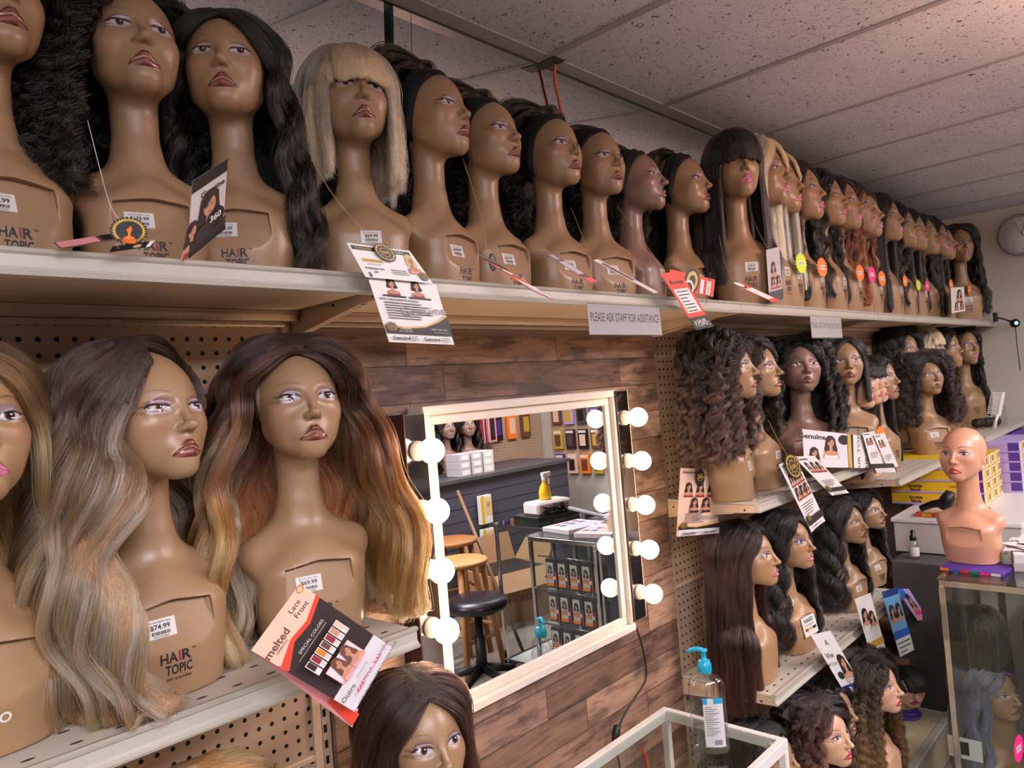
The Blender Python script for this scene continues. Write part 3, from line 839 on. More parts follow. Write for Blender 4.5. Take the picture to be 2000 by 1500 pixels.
b = MB(); hx, hy = 1.668, 1.300; b.box((hx-.028, hy-.030, CEIL-.0065), (hx+.020, hy+.026, CEIL-.0035), 'ink'); struct(b.build('cord_hole'))  # dark plate in place of the cord hole, its darkness painted
b = MB(); b.box((ENDX-.012, BACKY, FLOOR), (ENDX, WALLY, FLOOR+.10), 'dgrey'); struct(b.build('baseboard_right'))
for k, ((x, y), (sx, sy), e, c) in enumerate(LAMPS):  # fixtures out of view, hung low so their added uplight reaches the ceiling
    t = thing('unseen_hanging_light', 'unseen light fixture hung low to brighten the ceiling, ' + ('behind the photographer', 'over the counter', 'nearest the end wall', 'at the left end of the room')[k], 'ceiling light', (x, y, CEIL), 0, 'unseen hanging light fixtures')
    b = MB(); b.box((-sx/2-.02, -sy*.3-.02, -.196), (sx/2+.02, sy*.3+.02, -.154), 'white'); b.build('housing', t)
    b = MB(); b.box((-sx/2, -sy*.3, -.1985), (sx/2, sy*.3, -.1965), 'troffer'); b.build('diffuser', t)
    b = MB()
    for xx in (-sx*.4, sx*.4): b.tube([(xx, 0, 0), (xx, 0, -.154)], .002, 'dgrey', 6)
    b.build('suspension_wires', t)
t = thing('added_glow_lamp', 'warm lamp added out of view to tint the ceiling near the glass showcase', 'lamp', (2.35, -.22, CEIL))  # body of the added warm light, outside the view
b = MB(); b.tube([(0,0,0), (0,0,-.20)], .003, 'black'); b.build('cord', t)
b = MB(); b.ball((0,0,-.235), .035, 'troffer'); b.build('bulb', t)

# security mirrors leaning out above the shelves, reflecting the ceiling
def mirror_panel(x0, x1, label):
    a = math.radians(5.0); H = .705
    t = thing('security_mirror', label, 'mirror', (x0, 1.3945, .235)); t.rotation_euler = (a, 0, 0)
    b = MB(); b.box((0, 0, 0), (x1-x0, .004, H), 'mirror_top'); b.build('mirror_glass', t)
    b = MB(); b.box((0, .0045, 0), (x1-x0, .010, H), 'teal'); b.build('backing', t)
mirror_panel(-1.5, 1.098, 'leaning mirror panel above the top shelf, left of the narrow black gap')
mirror_panel(1.126, 1.178, 'narrow leaning mirror strip above the top shelf, right of the black gap')
mirror_panel(1.180, 3.20, 'long leaning mirror panel behind the heads in headbands on the top shelf')
mirror_panel(3.203, 5.70, 'far leaning mirror panel above the top shelf near the end wall')

# ------------------------------------------------------------------ gondola shelving
SEAM = [-.46, .776, 2.058, 3.303, 4.53, 5.70]
PEGY = 1.30
bay_names = ['left bay with beige pegboard behind the long wigs', 'bay with the wooden plank back behind the lit mirror', 'pegboard bay right of the wooden plank panel',
             'pegboard bay third along behind the pale mannequins', 'farthest pegboard bay against the end wall']
for i in range(5):
    x0, x1 = SEAM[i], SEAM[i+1]
    t = thing('shelving_unit', 'beige metal shop shelving, ' + bay_names[i], 'shelving', (x0, PEGY, FLOOR))
    L = x1-x0; z = lambda v: v-FLOOR
    b = MB()
    b.box((.020, .001, z(-1.45)), (L-.020, .006, z(.20)), 'peg'); b.build('pegboard', t)
    for sx, nm in ((0, 'upright'), (L, 'upright')):
        if sx == L and i < 4: continue
        b = MB(); 
        for e in (-1, 1):
            b.box((sx-.009+e*.010-.007, -.006, 0), (sx-.009+e*.010+.016-.007+.002, .030, z(.24)), 'cream', .001)
        b.box((sx-.003, -.003, 0), (sx+.003, .028, z(.24)), 'ink')
        for k in range(60): b.box((sx-.0045, -.0066, .1+k*.03), (sx+.0025, -.0058, .115+k*.03), 'ink')
        b.build(nm, t)
    for zz in (-.66, -1.05):
        b = MB(); b.box((.018, -.004, z(zz)-.006), (L-.018, .004, z(zz)+.006), 'cream', .002); b.build('panel_joint', t)
    b = MB(); b.box((.018, -.010, z(.168)), (L-.018, .03, z(.180)), 'cream', .003); b.build('top_beam', t)
    b = MB(); b.box((0, -.42, 0), (L, 0, .16), 'cream_dark', .004); b.box((0.002, -.43, .13), (L-.002, -.40, .165), 'rail', .003); b.build('base', t)
# the wood-look panel
b = MB(); b.box((.792, PEGY-.016, -1.46), (2.044, PEGY-.005, .150), 'plank')
o = tag(b.build('wood_panel'), 'reddish reclaimed wood plank panel behind the lit vanity mirror', 'wall panel')
def shelf(x0, x1, z, label, yf=.985, group=None, top=False):
    """deck with a channel front rail on brackets; z = top of the deck"""
    t = thing('shelf', label, 'shelf', (x0, PEGY, z), 0, group); L = x1-x0; f = yf-PEGY
    b = MB(); b.box((.002, f+.012, -.008), (L-.002, -.004, 0), 'deck', .0015)
    b.build('deck', t)
    prof = [(f+.013, .002), (f+.002, .004), (f-.004, .002), (f-.002, -.002), (f+.002, -.005), (f+.002, -.019), (f-.001, -.023), (f-.006, -.026), (f-.004, -.030), (f+.014, -.030), (f+.012, -.008)]
    b = MB(); b.prism(prof, .001, L-.001, 'rail', 'x'); b.build('front_rail', t)
    b = MB(); b.box((.014, f+.020, -.020), (L-.014, f+.268, -.0085), 'cream', .003)
    b.build('stiffener', t)
    if top:
        b = MB(); b.tube([(.012, -.035, -.027), (L-.012, -.035, -.027)], .0115, 'cream', 14); b.box((.012, -.046, -.027), (L-.012, -.024, -.0205), 'cream'); b.build('back_beam', t)
    for x in (.0015, L-.0035):
        b = MB()
        zb = -.066 if top else -.056
        poly = [(-.001, -.0085), (f+.010, -.0085), (f+.006, -.030), (f+.09, -.034), (-.001, zb)]
        b.prism(poly, x, x+.003, 'cream', 'x')
        b.prism([(f+.08, -.035), (-.001, zb-.002), (-.001, zb+.002), (f+.08, -.032)], x-.004, x+.007, 'cream', 'x')
        for yy in (-.03, -.15, -.27): b.T = Matrix.Translation((x, yy*1.0, -.024)); b.prism([(.0035*math.cos(a*math.pi/4), .0035*math.sin(a*math.pi/4)) for a in range(8)], -.0007, .0037, 'ink', 'x')
        b.T = Matrix.Identity(4)
        b.build('bracket', t)
    return t
ZT, ZM, ZL = .214, -.372, -.935
lab = ['above the long ombre wigs', 'above the lit vanity mirror', 'above the curly brown wig', 'above the pale mannequin faces', 'reaching the end wall']
for i in range(5):
    shelf(SEAM[i], SEAM[i+1], ZT, 'top cream metal shelf section ' + lab[i], group='top shelf sections', top=True)
shelf(SEAM[0], SEAM[1], ZM, 'cream perforated shelf under the two long ombre wigs')
shelf(SEAM[2], SEAM[3], ZM, 'cream shelf under the curly brown wig')
shelf(SEAM[2], SEAM[3], ZL, 'perforated shelf under the long dark brown straight wig')
shelf(SEAM[3], SEAM[4], -.475, 'middle shelf beyond, under the full wavy black wig', yf=.96)
shelf(SEAM[4]-.10, SEAM[5], -.415, 'far shelf holding the white comb', yf=.86)
shelf(SEAM[0], SEAM[1], -1.02, 'lower cream shelf below the Outre tag, mostly out of view'.replace('Outre ', 'hanging '))

# ------------------------------------------------------------------ vanity mirror with two strips of bulbs
MX0, MX1, MZ0, MZ1, MY = 1.030, 1.745, -.690, -.008, 1.232
t = thing('vanity_mirror', 'rectangular mirror in a wide white frame on the plank wall', 'mirror', ((MX0+MX1)/2, 1.284, (MZ0+MZ1)/2))
hw, hh = (MX1-MX0)/2, (MZ1-MZ0)/2; yf = MY-1.284
b = MB()
def frame_bars(b, hw, hh, w, y0, y1, m, bev=.002):
    b.box((-hw, y0, hh-w), (hw, y1, hh), m, bev); b.box((-hw, y0, -hh), (hw, y1, -hh+w), m, bev)
    b.box((-hw, y0, -hh+w), (-hw+w, y1, hh-w), m, bev); b.box((hw-w, y0, -hh+w), (hw, y1, hh-w), m, bev)
frame_bars(b, hw, hh, .020, yf-.002, 0, 'frame'); b.build('frame', t)
b = MB(); frame_bars(b, hw-.020, hh-.020, .022, yf+.012, -.002, 'frame'); b.build('inner_frame', t)
b = MB(); b.box((-hw+.030, yf+.018, -hh+.030), (hw-.030, yf+.022, hh-.030), 'mirror'); b.build('mirror_glass', t)
def light_strip(x, zs, lab, side):
    zc = sum(zs)/len(zs); t = thing('light_strip', lab, 'light', (x, 1.284, zc)); h = .325
    b = MB(); b.box((-.029, -.060, -h), (.029, 0, h), 'chrome', .002); b.build('housing', t)
    b = MB(); b.box((-.0295, -.0595, -h-.001), (-.0275, -.001, h+.001), 'maroon'); b.box((.0275, -.0595, -h-.001), (.0295, -.001, h+.001), 'frame'); b.build('side_plate', t)
    for z in zs:
        k = MB(); k.T = Matrix.Translation((0, -.060, z-zc)) @ Matrix.Rotation(math.pi/2, 4, 'X')
        k.lathe([(.021, 0), (.0215, .006), (.018, .012), (.0165, .030), (.015, .031)], 'socket', seg=20); so = k.build('socket', t)
        k = MB(); k.ball((0, -.060-.048, z-zc), .0265, 'bulb', 24, 16); k.build('bulb', so)
light_strip(1.000, [-.100, -.224, -.347, -.470, -.596], 'chrome light strip with five lit globe bulbs, left of the mirror', -1)
light_strip(1.762, [-.090, -.213, -.337, -.462, -.586], 'chrome light strip with five lit globe bulbs, right of the mirror', 1)
b = MB(); b.T = Matrix.Translation((1.80, 1.262, -.062)); b.prism([(.030*math.cos(a*math.pi/10), .030*math.sin(a*math.pi/10)) for a in range(20)], -.0008, .0008, 'teal', 'y')
tag(b.build('round_sticker'), 'round teal sticker peeking from behind the right light strip', 'sticker')
t = thing('power_cable', 'black cable with inline switch hanging below the mirror on the plank wall', 'cable', (1.80, 1.262, -.70))
pts = [at(1243,1225,1.26), at(1256,1270,1.262), at(1262,1310,1.262), at(1258,1335,1.262), at(1235,1370,1.262), at(1215,1405,1.262), at(1203,1445,1.262), at(1206,1475,1.262), at(1213,1510,1.262)]
def spline(P, n=6):
    P = [np.array(p, float) for p in P]; Q = [2*P[0]-P[1]] + P + [2*P[-1]-P[-2]]; out = []
    for i in range(1, len(Q)-2):
        for k in range(n):
            t_ = k/n; a, b_, c, d = Q[i-1], Q[i], Q[i+1], Q[i+2]
            out.append(.5*((2*b_) + (-a+c)*t_ + (2*a-5*b_+4*c-d)*t_**2 + (-a+3*b_-3*c+d)*t_**3))
    return out + [P[-1]]
def rel(P, o): return [np.array(p)-np.array(o) for p in P]
b = MB(); b.tube(rel(spline(pts), t.location), .0028, 'black'); b.build('cord', t)
p = at(1206,1415,1.258) - np.array(t.location); q = at(1200,1452,1.258) - np.array(t.location)
b = MB(); b.tube([p, p+(q-p)*.1, p+(q-p)*.5, p+(q-p)*.9, q], [.004, .0095, .011, .009, .003], 'black', 12); b.build('inline_switch', t)

# orange extension cord hanging in front of the leaning mirror
pts = [(1.668,1.295,.945), at(1084,122,1.300), at(1083,145,1.31), at(1084,165,1.315), at(1090,190,1.318), at(1094,210,1.32), at(1102,240,1.322), at(1106,275,1.325), at(1104,330,1.33)]
b = MB(); b.tube(spline(pts), .0042, 'cord')
tag(b.build('extension_cord'), 'orange extension cord dropping from the ceiling behind a headband wig', 'cord')
pts = [at(1243,1440,1.29), at(1252,1462,1.285), at(1262,1480,1.282), at(1266,1510,1.28)]
b = MB(); b.tube(spline(pts), .0042, 'cord')
tag(b.build('extension_cord'), 'orange cord seen through the white framed glass table', 'cord')

# ------------------------------------------------------------------ signs taped under the top shelf
def sign(x0, x1, z0, z1, label):
    t = thing('paper_sign', label, 'sign', (x0, .9775, z1)); W, H = x1-x0, z1-z0
    b = MB(); b.box((0, 0, -H), (W, .0008, 0), 'paper'); b.build('sheet', t)
    b = MB(); b.box((-.003, -.0008, -H-.004), (W+.003, -.0003, .003), 'film'); b.build('sleeve', t)
    V, F, w = text_polys('PLEASE ASK STAFF FOR ASSISTANCE'); s = .028; sx = (W*.94)/w
    b = MB(); b.add([(x*sx+W/2, -.0002, y*s-H*.56) for x, y in V], F, 'ink'); b.build('lettering', t)
sign(1.305, 1.600, .118, .186, 'white sign reading PLEASE ASK STAFF FOR ASSISTANCE, nearer of the two')
sign(2.555, 2.845, .112, .186, 'white sign reading PLEASE ASK STAFF FOR ASSISTANCE, farther of the two')
# ------------------------------------------------------------------ building wigs
def chest_y(x, z, plate=True):
    """front surface of the bust at (x, z)"""
    x = np.asarray(x, float); z = np.asarray(z, float)
    lo = np.full(x.shape, -.13); hi = np.full(x.shape, .0)
    y = lo.copy()
    for _ in range(60):
        d = sdf_bust(x, y, z, plate); y = np.minimum(y + np.maximum(d, 0)*.7, 0)
    return y
_decal = {}
def decal(kind, x0, z0, plate, text=None):
    """a sticker or a printed logo lying on the chest"""
    key = (kind, x0, z0, plate, text)
    if key in _decal: return _decal[key]
    V = []; F = []; I = []; mats = []
    def put(P, faces, m, off):
        P = np.array(P, float); X = P[:,0]+x0; Z = P[:,1]+z0; Y = chest_y(X, Z, plate) - off
        b = sum(len(v) for v in V); V.append(np.stack([X, Y, Z], 1))
        if M[m] not in mats: mats.append(M[m])
        for f in faces: F.append(tuple(b+i for i in f)); I.append(mats.index(M[m]))
    def grid(x0_, x1_, z0_, z1_, m, off, nx=6, nz=4):
        P = [(x0_+(x1_-x0_)*i/nx, z0_+(z1_-z0_)*j/nz) for j in range(nz+1) for i in range(nx+1)]
        put(P, [(j*(nx+1)+i, j*(nx+1)+i+1, (j+1)*(nx+1)+i+1, (j+1)*(nx+1)+i) for j in range(nz) for i in range(nx)], m, off)
    def word(s, h, cx, cz, m, off, wd=None):
        Vt, Ft, w_ = text_polys(s, .022 if kind != 'price' or h > .006 else 0)
        if not len(Vt): return
        sx = h if wd is None else wd/w_
        put([(x*sx+cx, y*h+cz) for x, y in Vt], Ft, m, off)
    if kind == 'price':
        grid(-.0205, .0205, -.0125, .0125, 'white', .0007); word(text, .0085, 0, -.0005, 'ink', .0011, .026)
        word('HT HH REMY WIG', .0030, 0, .0075, 'ink', .0011, .030); 
        rr = random.Random(hash(text) % 99 if False else len(text))
        x = -.012
        while x < .012:
            w_ = rr.choice([.0005, .0009, .0013]); grid(x, x+w_, -.0080, -.0035, 'ink', .0011, 1, 1); x += w_+rr.choice([.0005, .0008])
        word('8846540886', .0026, 0, -.0112, 'ink', .0011, .020)
    elif kind == 'logo':
        word('HA', .0200, -.0125, .0, 'ink', .0006, .0230); word('I', .0200, .0018, .0, 'darkred', .0006); word('R', .0200, .0110, .0, 'ink', .0006, .0125)
        word('TOPIC', .0185, 0, -.0165, 'ink', .0006, .036); word('SOFT & NATURAL', .0050, 0, -.0245, 'ink', .0006, .034)
        word('TM', .004, .021, .011, 'ink', .0006)
    elif kind == 'word':
        word(text, .017, 0, 0, 'white' if text != 'X' else 'ink', .0006)
    V = np.concatenate(V); me = bpy.data.meshes.new(kind); me.from_pydata([tuple(v) for v in V], [], F)
    for m in mats: me.materials.append(m)
    me.polygons.foreach_set('material_index', np.array(I, np.int32)); me.update()
    _decal[key] = me; return me

def cap_surface(name, dirs, off, mat, fn=None, thick=0):
    """a strip of cloth or lace lying on the head; dirs is a grid of directions from the skull centre"""
    fn = fn or (lambda x, y, z: sdf_head(x, y, z, False))
    n, k, _ = dirs.shape; D = tlt(dirs/np.linalg.norm(dirs, axis=2)[:,:,None])
    D = D.reshape(-1, 3); o = off.reshape(-1) if np.ndim(off) else np.full(len(D), off)
    r = np.full(len(D), .135)
    for _ in range(40):
        P = HEAD0 + D*r[:,None]; r = r - np.maximum(fn(*P.T), 0)*.8
    P = HEAD0 + D*(r+o)[:,None]
    F = [(i*k+j, i*k+j+1, (i+1)*k+j+1, (i+1)*k+j) for i in range(n-1) for j in range(k-1)]
    return P, F

def headband_mesh(beta=-32, a1=70, a2=108, off=.005):
    n = 72; k = 9; b = math.radians(beta); ax = np.array([0, -math.cos(b), math.sin(b)]); e1 = np.array([1.0, 0, 0]); e2 = np.cross(ax, e1)
    dirs = np.zeros((n+1, k, 3)); of = np.zeros((n+1, k))
    for i in range(n+1):
        t = 2*math.pi*i/n
        for j in range(k):
            a = math.radians(a1 + (a2-a1)*j/(k-1) + 1.2*math.sin(5*t+1)*(j == 0))
            dirs[i,j] = math.cos(a)*ax + math.sin(a)*(math.cos(t)*e1 + math.sin(t)*e2)
            of[i,j] = off*(.25 if j == 0 else 1) + .0022*math.sin(j*1.9 + 3*t) + .004*(j/(k-1))
    P, F = cap_surface('headband', dirs, of, None, sdf_head)
    P2, F2 = cap_surface('headband', dirs[:, [0,-1]], np.full((n+1, 2), .0005), None)
    V = np.concatenate([P, P2]); b0 = len(P)
    F = F + [(i*k, (i+1)*k, b0+(i+1)*2, b0+i*2) for i in range(n)]
    return V, F
def lace_mesh(tabs=False, z1=62, z0=36, w=64):
    n = 40; k = 8; dirs = np.zeros((n+1, k, 3)); of = np.full((n+1, k), .0016)
    for i in range(n+1):
        a = math.radians(-w + 2*w*i/n); ww = abs(-w+2*w*i/n)/w
        eb = z0 - 32*ww**2.2 + 2.0*math.sin(i*1.1) + 1.2*math.sin(i*2.7) - (34*sst(np.array(ww), .80, .86) if tabs else 0)
        et = z1 - 46*ww**2
        for j in range(k):
            e = math.radians(eb + (max(et, eb+6)-eb)*j/(k-1)); dirs[i,j] = (math.sin(a)*math.cos(e), -math.cos(a)*math.cos(e), math.sin(e))
            if j == 0: of[i,j] = .0030 + .0022*math.sin(i*.9)
    return cap_surface('lace', dirs, of, None)

BL = '#151110'
HUES = dict(
    black=[(0, '#14110f'), (1, '#181412')], softblack=[(0, '#1a1413'), (.6, '#261b17'), (1, '#30211a')],
    paleblond=[(0, '#d6c094'), (.3, '#e8d8b2'), (1, '#f0e4c4')], platinum=[(0, '#c0a37d'), (.3, '#d3ba95'), (1, '#dcc7a6')], ombre=[(0, '#2a1d16'), (.18, '#3b2a20'), (.32, '#5b432f'), (.46, '#8d6a4c'), (.65, '#ae8761'), (.85, '#a67d58'), (1, '#9d734b')],
    sugar=[(0, '#2b1a15'), (.22, '#432a1e'), (.38, '#74442a'), (.6, '#a2602f'), (.85, '#b17541'), (1, '#bb8c5c')], honey=[(0, '#4f3523'), (.2, '#8f6840'), (.6, '#b48752'), (1, '#a67748')],
    auburn=[(0, '#2a1813'), (.35, '#5a2a1a'), (1, '#8a4a2a')], brown=[(0, '#15100f'), (.5, '#291a15'), (1, '#3a271e')], darkbrown=[(0, '#17100e'), (.3, '#321d18'), (.75, '#251613'), (1, '#3e241d')],
    goldbrown=[(0, '#1b1310'), (.4, '#3a2a1d'), (.8, '#6a4c2a'), (1, '#5a4028')], redtip=[(0, '#181214'), (.45, '#22120f'), (.7, '#7c1a22'), (1, '#8f1f28')], steel=[(0, '#5c5f70'), (.5, '#6c7084'), (1, '#868a9c')],
    wood=[(0, '#201310'), (.5, '#3a1f18'), (1, '#5a3020')], orangeblond=[(0, '#b98a58'), (1, '#c79a66')])
def hue_fn(h, zt=.49, zb=.02):
    return lambda V: ramp(np.clip((zt-V[...,2])/(zt-zb), 0, 1), HUES[h])
_wig = {}
def wig_data(style, hue, yaw, q):
    """meshes and hairs of one kind of wig; q = how finely it is combed out"""
    key = (style, hue, round(yaw), q)
    if key in _wig: return _wig[key]
    S = dict(STYLES[style]); seed = S.pop('seed', 1); rng = np.random.default_rng(seed)
    n = S.pop('n', 240); per = S.pop('per', 20); spread = S.pop('spread', .010); frizz = S.pop('frizz', 0); bang = S.pop('bang', None); band = S.pop('band', False); lace = S.pop('lace', None)
    jit = S.pop('jit', .0014); rr = S.pop('rad', (.00028, .0008)); hullr = S.pop('hull', .0075); tip = S.pop('tip', .35); zb = S.pop('zb', .02); streak = S.pop('streak', .22); fly = S.pop('fly', .03); light = S.pop('light', None)
    per = max(4, int(per*q)); rr = (rr[0]/q**.5, rr[1]/q**.35)
    warp = (lambda A: turn_warp(A.reshape(-1, 3), math.radians(yaw)).reshape(A.shape)) if yaw else (lambda A: A)
    col = hue_fn(hue, zb=zb)
    P, lev, az = hair_guides(rng, n, **S)
    out = []
    hm = hull_mesh('wig', P, col, M['hull'], rad=hullr)
    G, fl = strands(rng, P, per, spread=spread, frizz=frizz, jitter=jit, tip=tip, fly=fly)
    lock = np.repeat(rng.normal(0, streak, n), per)
    C = col(G)*np.clip(1 + lock + rng.normal(0, .20, len(G)), .25, 2.2)[:,None,None]
    if light:    # bleached strands among the rest
        pick = np.repeat(rng.random(n) < light[0], per) | (rng.random(len(G)) < light[0]*.4)
        wv = sst((.49-G[...,2])/.47, .08, .4)*pick[:,None]; C = C*(1-wv[...,None]) + srgb(light[1])*wv[...,None]
    if q < .75: G = G[:, ::2]; C = C[:, ::2]
    Gs = [G]; Cs = [C]
    Vh = [np.empty(len(hm.vertices)*3)]; hm.vertices.foreach_get('co', Vh[0])
    hm.vertices.foreach_set('co', warp(Vh[0].reshape(-1, 3)).ravel()); hm.update()
    r0 = rng.uniform(rr[0], rr[1], len(G))
    res = dict(hull=hm, hair=add_hair('hair_strands', warp(G), r0, np.clip(C, .0008, 1), M['hair']), extra=[])
    if bang:
        Pb, lb, ab = bang_guides(rng, **bang); Gb, _ = strands(rng, Pb, per, spread=.0042, jitter=.0009, fly=.01)
        Cb = col(Gb)*np.clip(1+rng.normal(0, .16, len(Gb)), .3, 2)[:,None,None]
        if hue == 'redtip': wv = sst(-Gb[...,2], -.455, -.415); Cb = Cb*(1-wv[...,None]) + srgb('#8f1522')*wv[...,None]
        if q < .75: Gb = Gb[:, ::2]; Cb = Cb[:, ::2]
        res['extra'].append(('fringe', add_hair('fringe', warp(Gb), rng.uniform(rr[0], rr[1], len(Gb)), np.clip(Cb, .0008, 1), M['hair'])))
        hb = hull_mesh('fringe_mass', Pb, col, M['hull'], vox=.004, rad=.0055, shrink=.001); V_ = np.empty(len(hb.vertices)*3); hb.vertices.foreach_get('co', V_); hb.vertices.foreach_set('co', warp(V_.reshape(-1,3)).ravel()); hb.update()
        res['extra'].append(('fringe_base', hb))
    if band:
        V, F = headband_mesh(**(band if isinstance(band, dict) else {})); res['extra'].append(('headband', new_mesh('headband', warp(V), F, [M['band']])))
    if lace:
        V, F = lace_mesh(**lace); res['extra'].append(('lace_front', new_mesh('lace_front', warp(V), F, [M['lace']])))
    _wig[key] = res; return res

STYLES = dict(
    kinky=dict(n=440, per=18, length=.28, vol=.050, flare=.62, wave=.006, curl=.0085, clen=.030, front=78, frizz=.0014, spread=.011, lift=.012, seed=2, part=.1, lace={}),
    kinkyback=dict(n=460, per=18, length=.28, vol=.050, flare=.60, wave=.006, curl=.0085, clen=.030, front=52, front_right=104, frizz=.0014, spread=.011, lift=.012, seed=3, part=.1, lace={}),
    wavyblack=dict(n=320, per=24, length=.37, vol=0.024, flare=.20, wave=.012, wlen=.11, front=56, lift=0.006, seed=4, part=.0, lace={}, side_bias=0),
    bob=dict(n=260, per=34, length=.165, vol=.022, flare=.10, front=44, lift=.010, jag=.06, seed=5, spread=.008, bang=dict(n=190, width=74, length=.068, sweep=.0), tuck=.1, jit=.0022),
    curlband=dict(n=460, per=16, length=0.29, vol=0.07, flare=0.85, wave=.004, curl=.0075, clen=.026, front=100, tilt0=8, frizz=.0008, spread=.009, lift=.022, seed=6, band=True, hug=False, streak=0.3),
    waveband=dict(n=300, per=18, length=.31, vol=0.045, flare=0.55, wave=.012, wlen=.08, front=106, tilt0=8, spread=.009, lift=.008, seed=7, band=True, hug=False),
    blunt=dict(n=260, per=22, length=.34, vol=.018, flare=.10, front=48, lift=.010, seed=8, spread=.008, bang=dict(n=150, width=58, length=.080), part=0),
    sidefall=dict(n=300, per=26, length=.34, vol=.034, flare=.12, front=46, lift=.012, seed=9, bang=dict(n=60, width=44, length=.085, sweep=.7), part=.1),
    longwave=dict(n=240, per=18, length=.36, vol=.026, flare=.18, wave=.012, wlen=.09, front=54, lift=.009, seed=10, part=.15),
    longcurl=dict(n=260, per=15, length=.37, vol=.026, flare=.18, wave=.006, curl=.009, clen=.045, front=56, lift=.008, seed=11, part=-.1, spread=.007),
    straight=dict(n=220, per=20, length=.38, vol=.014, flare=.08, front=52, lift=.007, seed=12, part=.1, spread=.008),
    ombre=dict(n=360, per=28, length=.44, vol=.034, flare=.30, wave=.013, wlen=.16, front=50, lift=.009, side_bias=-0.28, inward=.42, seed=23, part=-.28, spread=.009, jag=.07, base_z=.004, lace={}, streak=0.42, tip=.4, light=(.26, '#cfb096'), fdrape=.40, fly=.06, zb=-.02, front_right=92),
    sugar=dict(n=340, per=28, length=.42, vol=.040, flare=.36, wave=.013, wlen=.18, front=64, lift=.008, seed=24, part=0, spread=.009, jag=.09, hug=False, lace=dict(tabs=True, w=74), streak=0.42, tip=.5, fdrape=.25, fly=.07, zb=-.02, light=(.12, '#d8a868')),
    honey=dict(n=240, per=22, length=.30, vol=.022, flare=.15, wave=.004, wlen=.12, front=52, lift=.010, seed=25, part=0, lace={}, streak=0.35),
    browncurl=dict(n=380, per=20, length=.275, vol=.050, flare=.50, wave=.010, wlen=.055, curl=.0070, clen=.042, front=54, lift=.014, seed=14, part=.1, spread=.009, tip=.6, streak=.35, light=(.12, '#5a3d2c')),
    midwave=dict(n=280, per=18, length=.25, vol=.036, flare=.34, wave=.010, wlen=.06, curl=.005, clen=.05, front=52, lift=.010, seed=15, part=-.1, spread=.009),
    sleekbob=dict(n=220, per=22, length=.17, vol=.012, flare=.06, front=48, lift=.007, seed=16, part=.1, spread=.007, lace={}, jag=.015),
    shortbob=dict(n=180, per=18, length=.14, vol=.014, flare=.05, front=50, lift=.008, seed=17, spread=.007, bang=dict(n=70, width=46, length=.05)),
    bigwave=dict(n=420, per=16, length=.26, vol=.060, flare=.60, wave=.010, wlen=.06, curl=.006, clen=.04, front=52, lift=.012, seed=18, part=-.3, frizz=.0012, spread=.011),
    browstraight=dict(n=320, per=30, length=.47, vol=.026, flare=.10, wave=.0025, wlen=.16, front=56, lift=.010, seed=19, part=.0, spread=.009, jag=.05, streak=.28, base_z=-.09),
    looselong=dict(n=300, per=18, length=.38, vol=.030, flare=.22, wave=.010, wlen=.10, front=52, lift=.010, seed=20, part=0, spread=.009, lace={}),
    kinkystraight=dict(n=340, per=20, length=.40, vol=.052, flare=.38, wave=.006, wlen=.035, curl=.003, clen=.03, front=50, lift=.012, seed=21, frizz=.0016, spread=.012, streak=.3, light=(.12, '#7a5a32')),
    pixie=dict(n=160, per=20, length=.06, vol=.012, flare=.02, front=62, lift=.010, seed=22, spread=.008, bang=dict(n=110, width=60, length=.075, sweep=.3)),
    steel=dict(n=260, per=22, length=.36, vol=.022, flare=.12, wave=.006, wlen=.15, front=50, lift=.008, seed=26, part=.1, spread=.008, tip=.5),
)

PLACED = {}
def head(u, v, Y, base, rz=0, yaw=0, paint='plum', plate=True, sxy=1.0, wig=None, hue='black', q=.6, fine=True, label='', wlabel='', price=None, logo=True, group='display heads', wgroup='wigs on display heads', word=None, sz=None, pos=None, lips=.3425, wz=0):
    """put a display head so that its lips stand at the given point, then its wig on it"""
    r = math.radians(rz); p = at(u, v, Y) if pos is None else np.array(pos)
    s = sz if sz else (p[2]-base)/lips
    a = math.radians(yaw); fy = -.090
    # lips in local space after the turn of the head
    lx, ly = -math.sin(a)*(fy-.020)*sxy*-1*-1, (math.cos(a)*(fy-.020)+.020)*sxy
    lx = -math.sin(a)*(fy-.020)*sxy
    X = p[0] - (math.cos(r)*lx - math.sin(r)*ly); Yc = p[1] - (math.sin(r)*lx + math.cos(r)*ly)
    if pos is not None: X, Yc = p[0], p[1]
    me = mannequin_mesh(paint, yaw, plate, fine, ears=not wig)
    o = link('display_head', me, None, (X, Yc, base)); o.rotation_euler = (0, 0, r); o.scale = (sxy, sxy, s)
    tag(o, label, 'display head', group)
    if price: link('price_sticker', decal('price', -.018 if plate else .0, .098 if plate else .108, plate, price), o)
    if logo: link('logo', decal('logo', .0, .050 if plate else .068, plate), o)
    if word: link('logo', decal('word', .0, .040, plate, word), o)
    W_ = None
    if wig:
        d = wig_data(wig, hue, yaw, q)
        W_ = link('wig', d['hull'], None, (X, Yc, base+wz)); W_.rotation_euler = (0, 0, r); W_.scale = (sxy, sxy, s)
        tag(W_, wlabel, 'wig', wgroup)
        link('hair_strands', d['hair'], W_)
        for nm, dd in d['extra']: link(nm, dd, W_)
    PLACED[label] = (X, Yc, base, s, r)
    return o, W_
TOPG = 'display heads on the top shelf'
def H(*a, **k): return head(*a, **k)
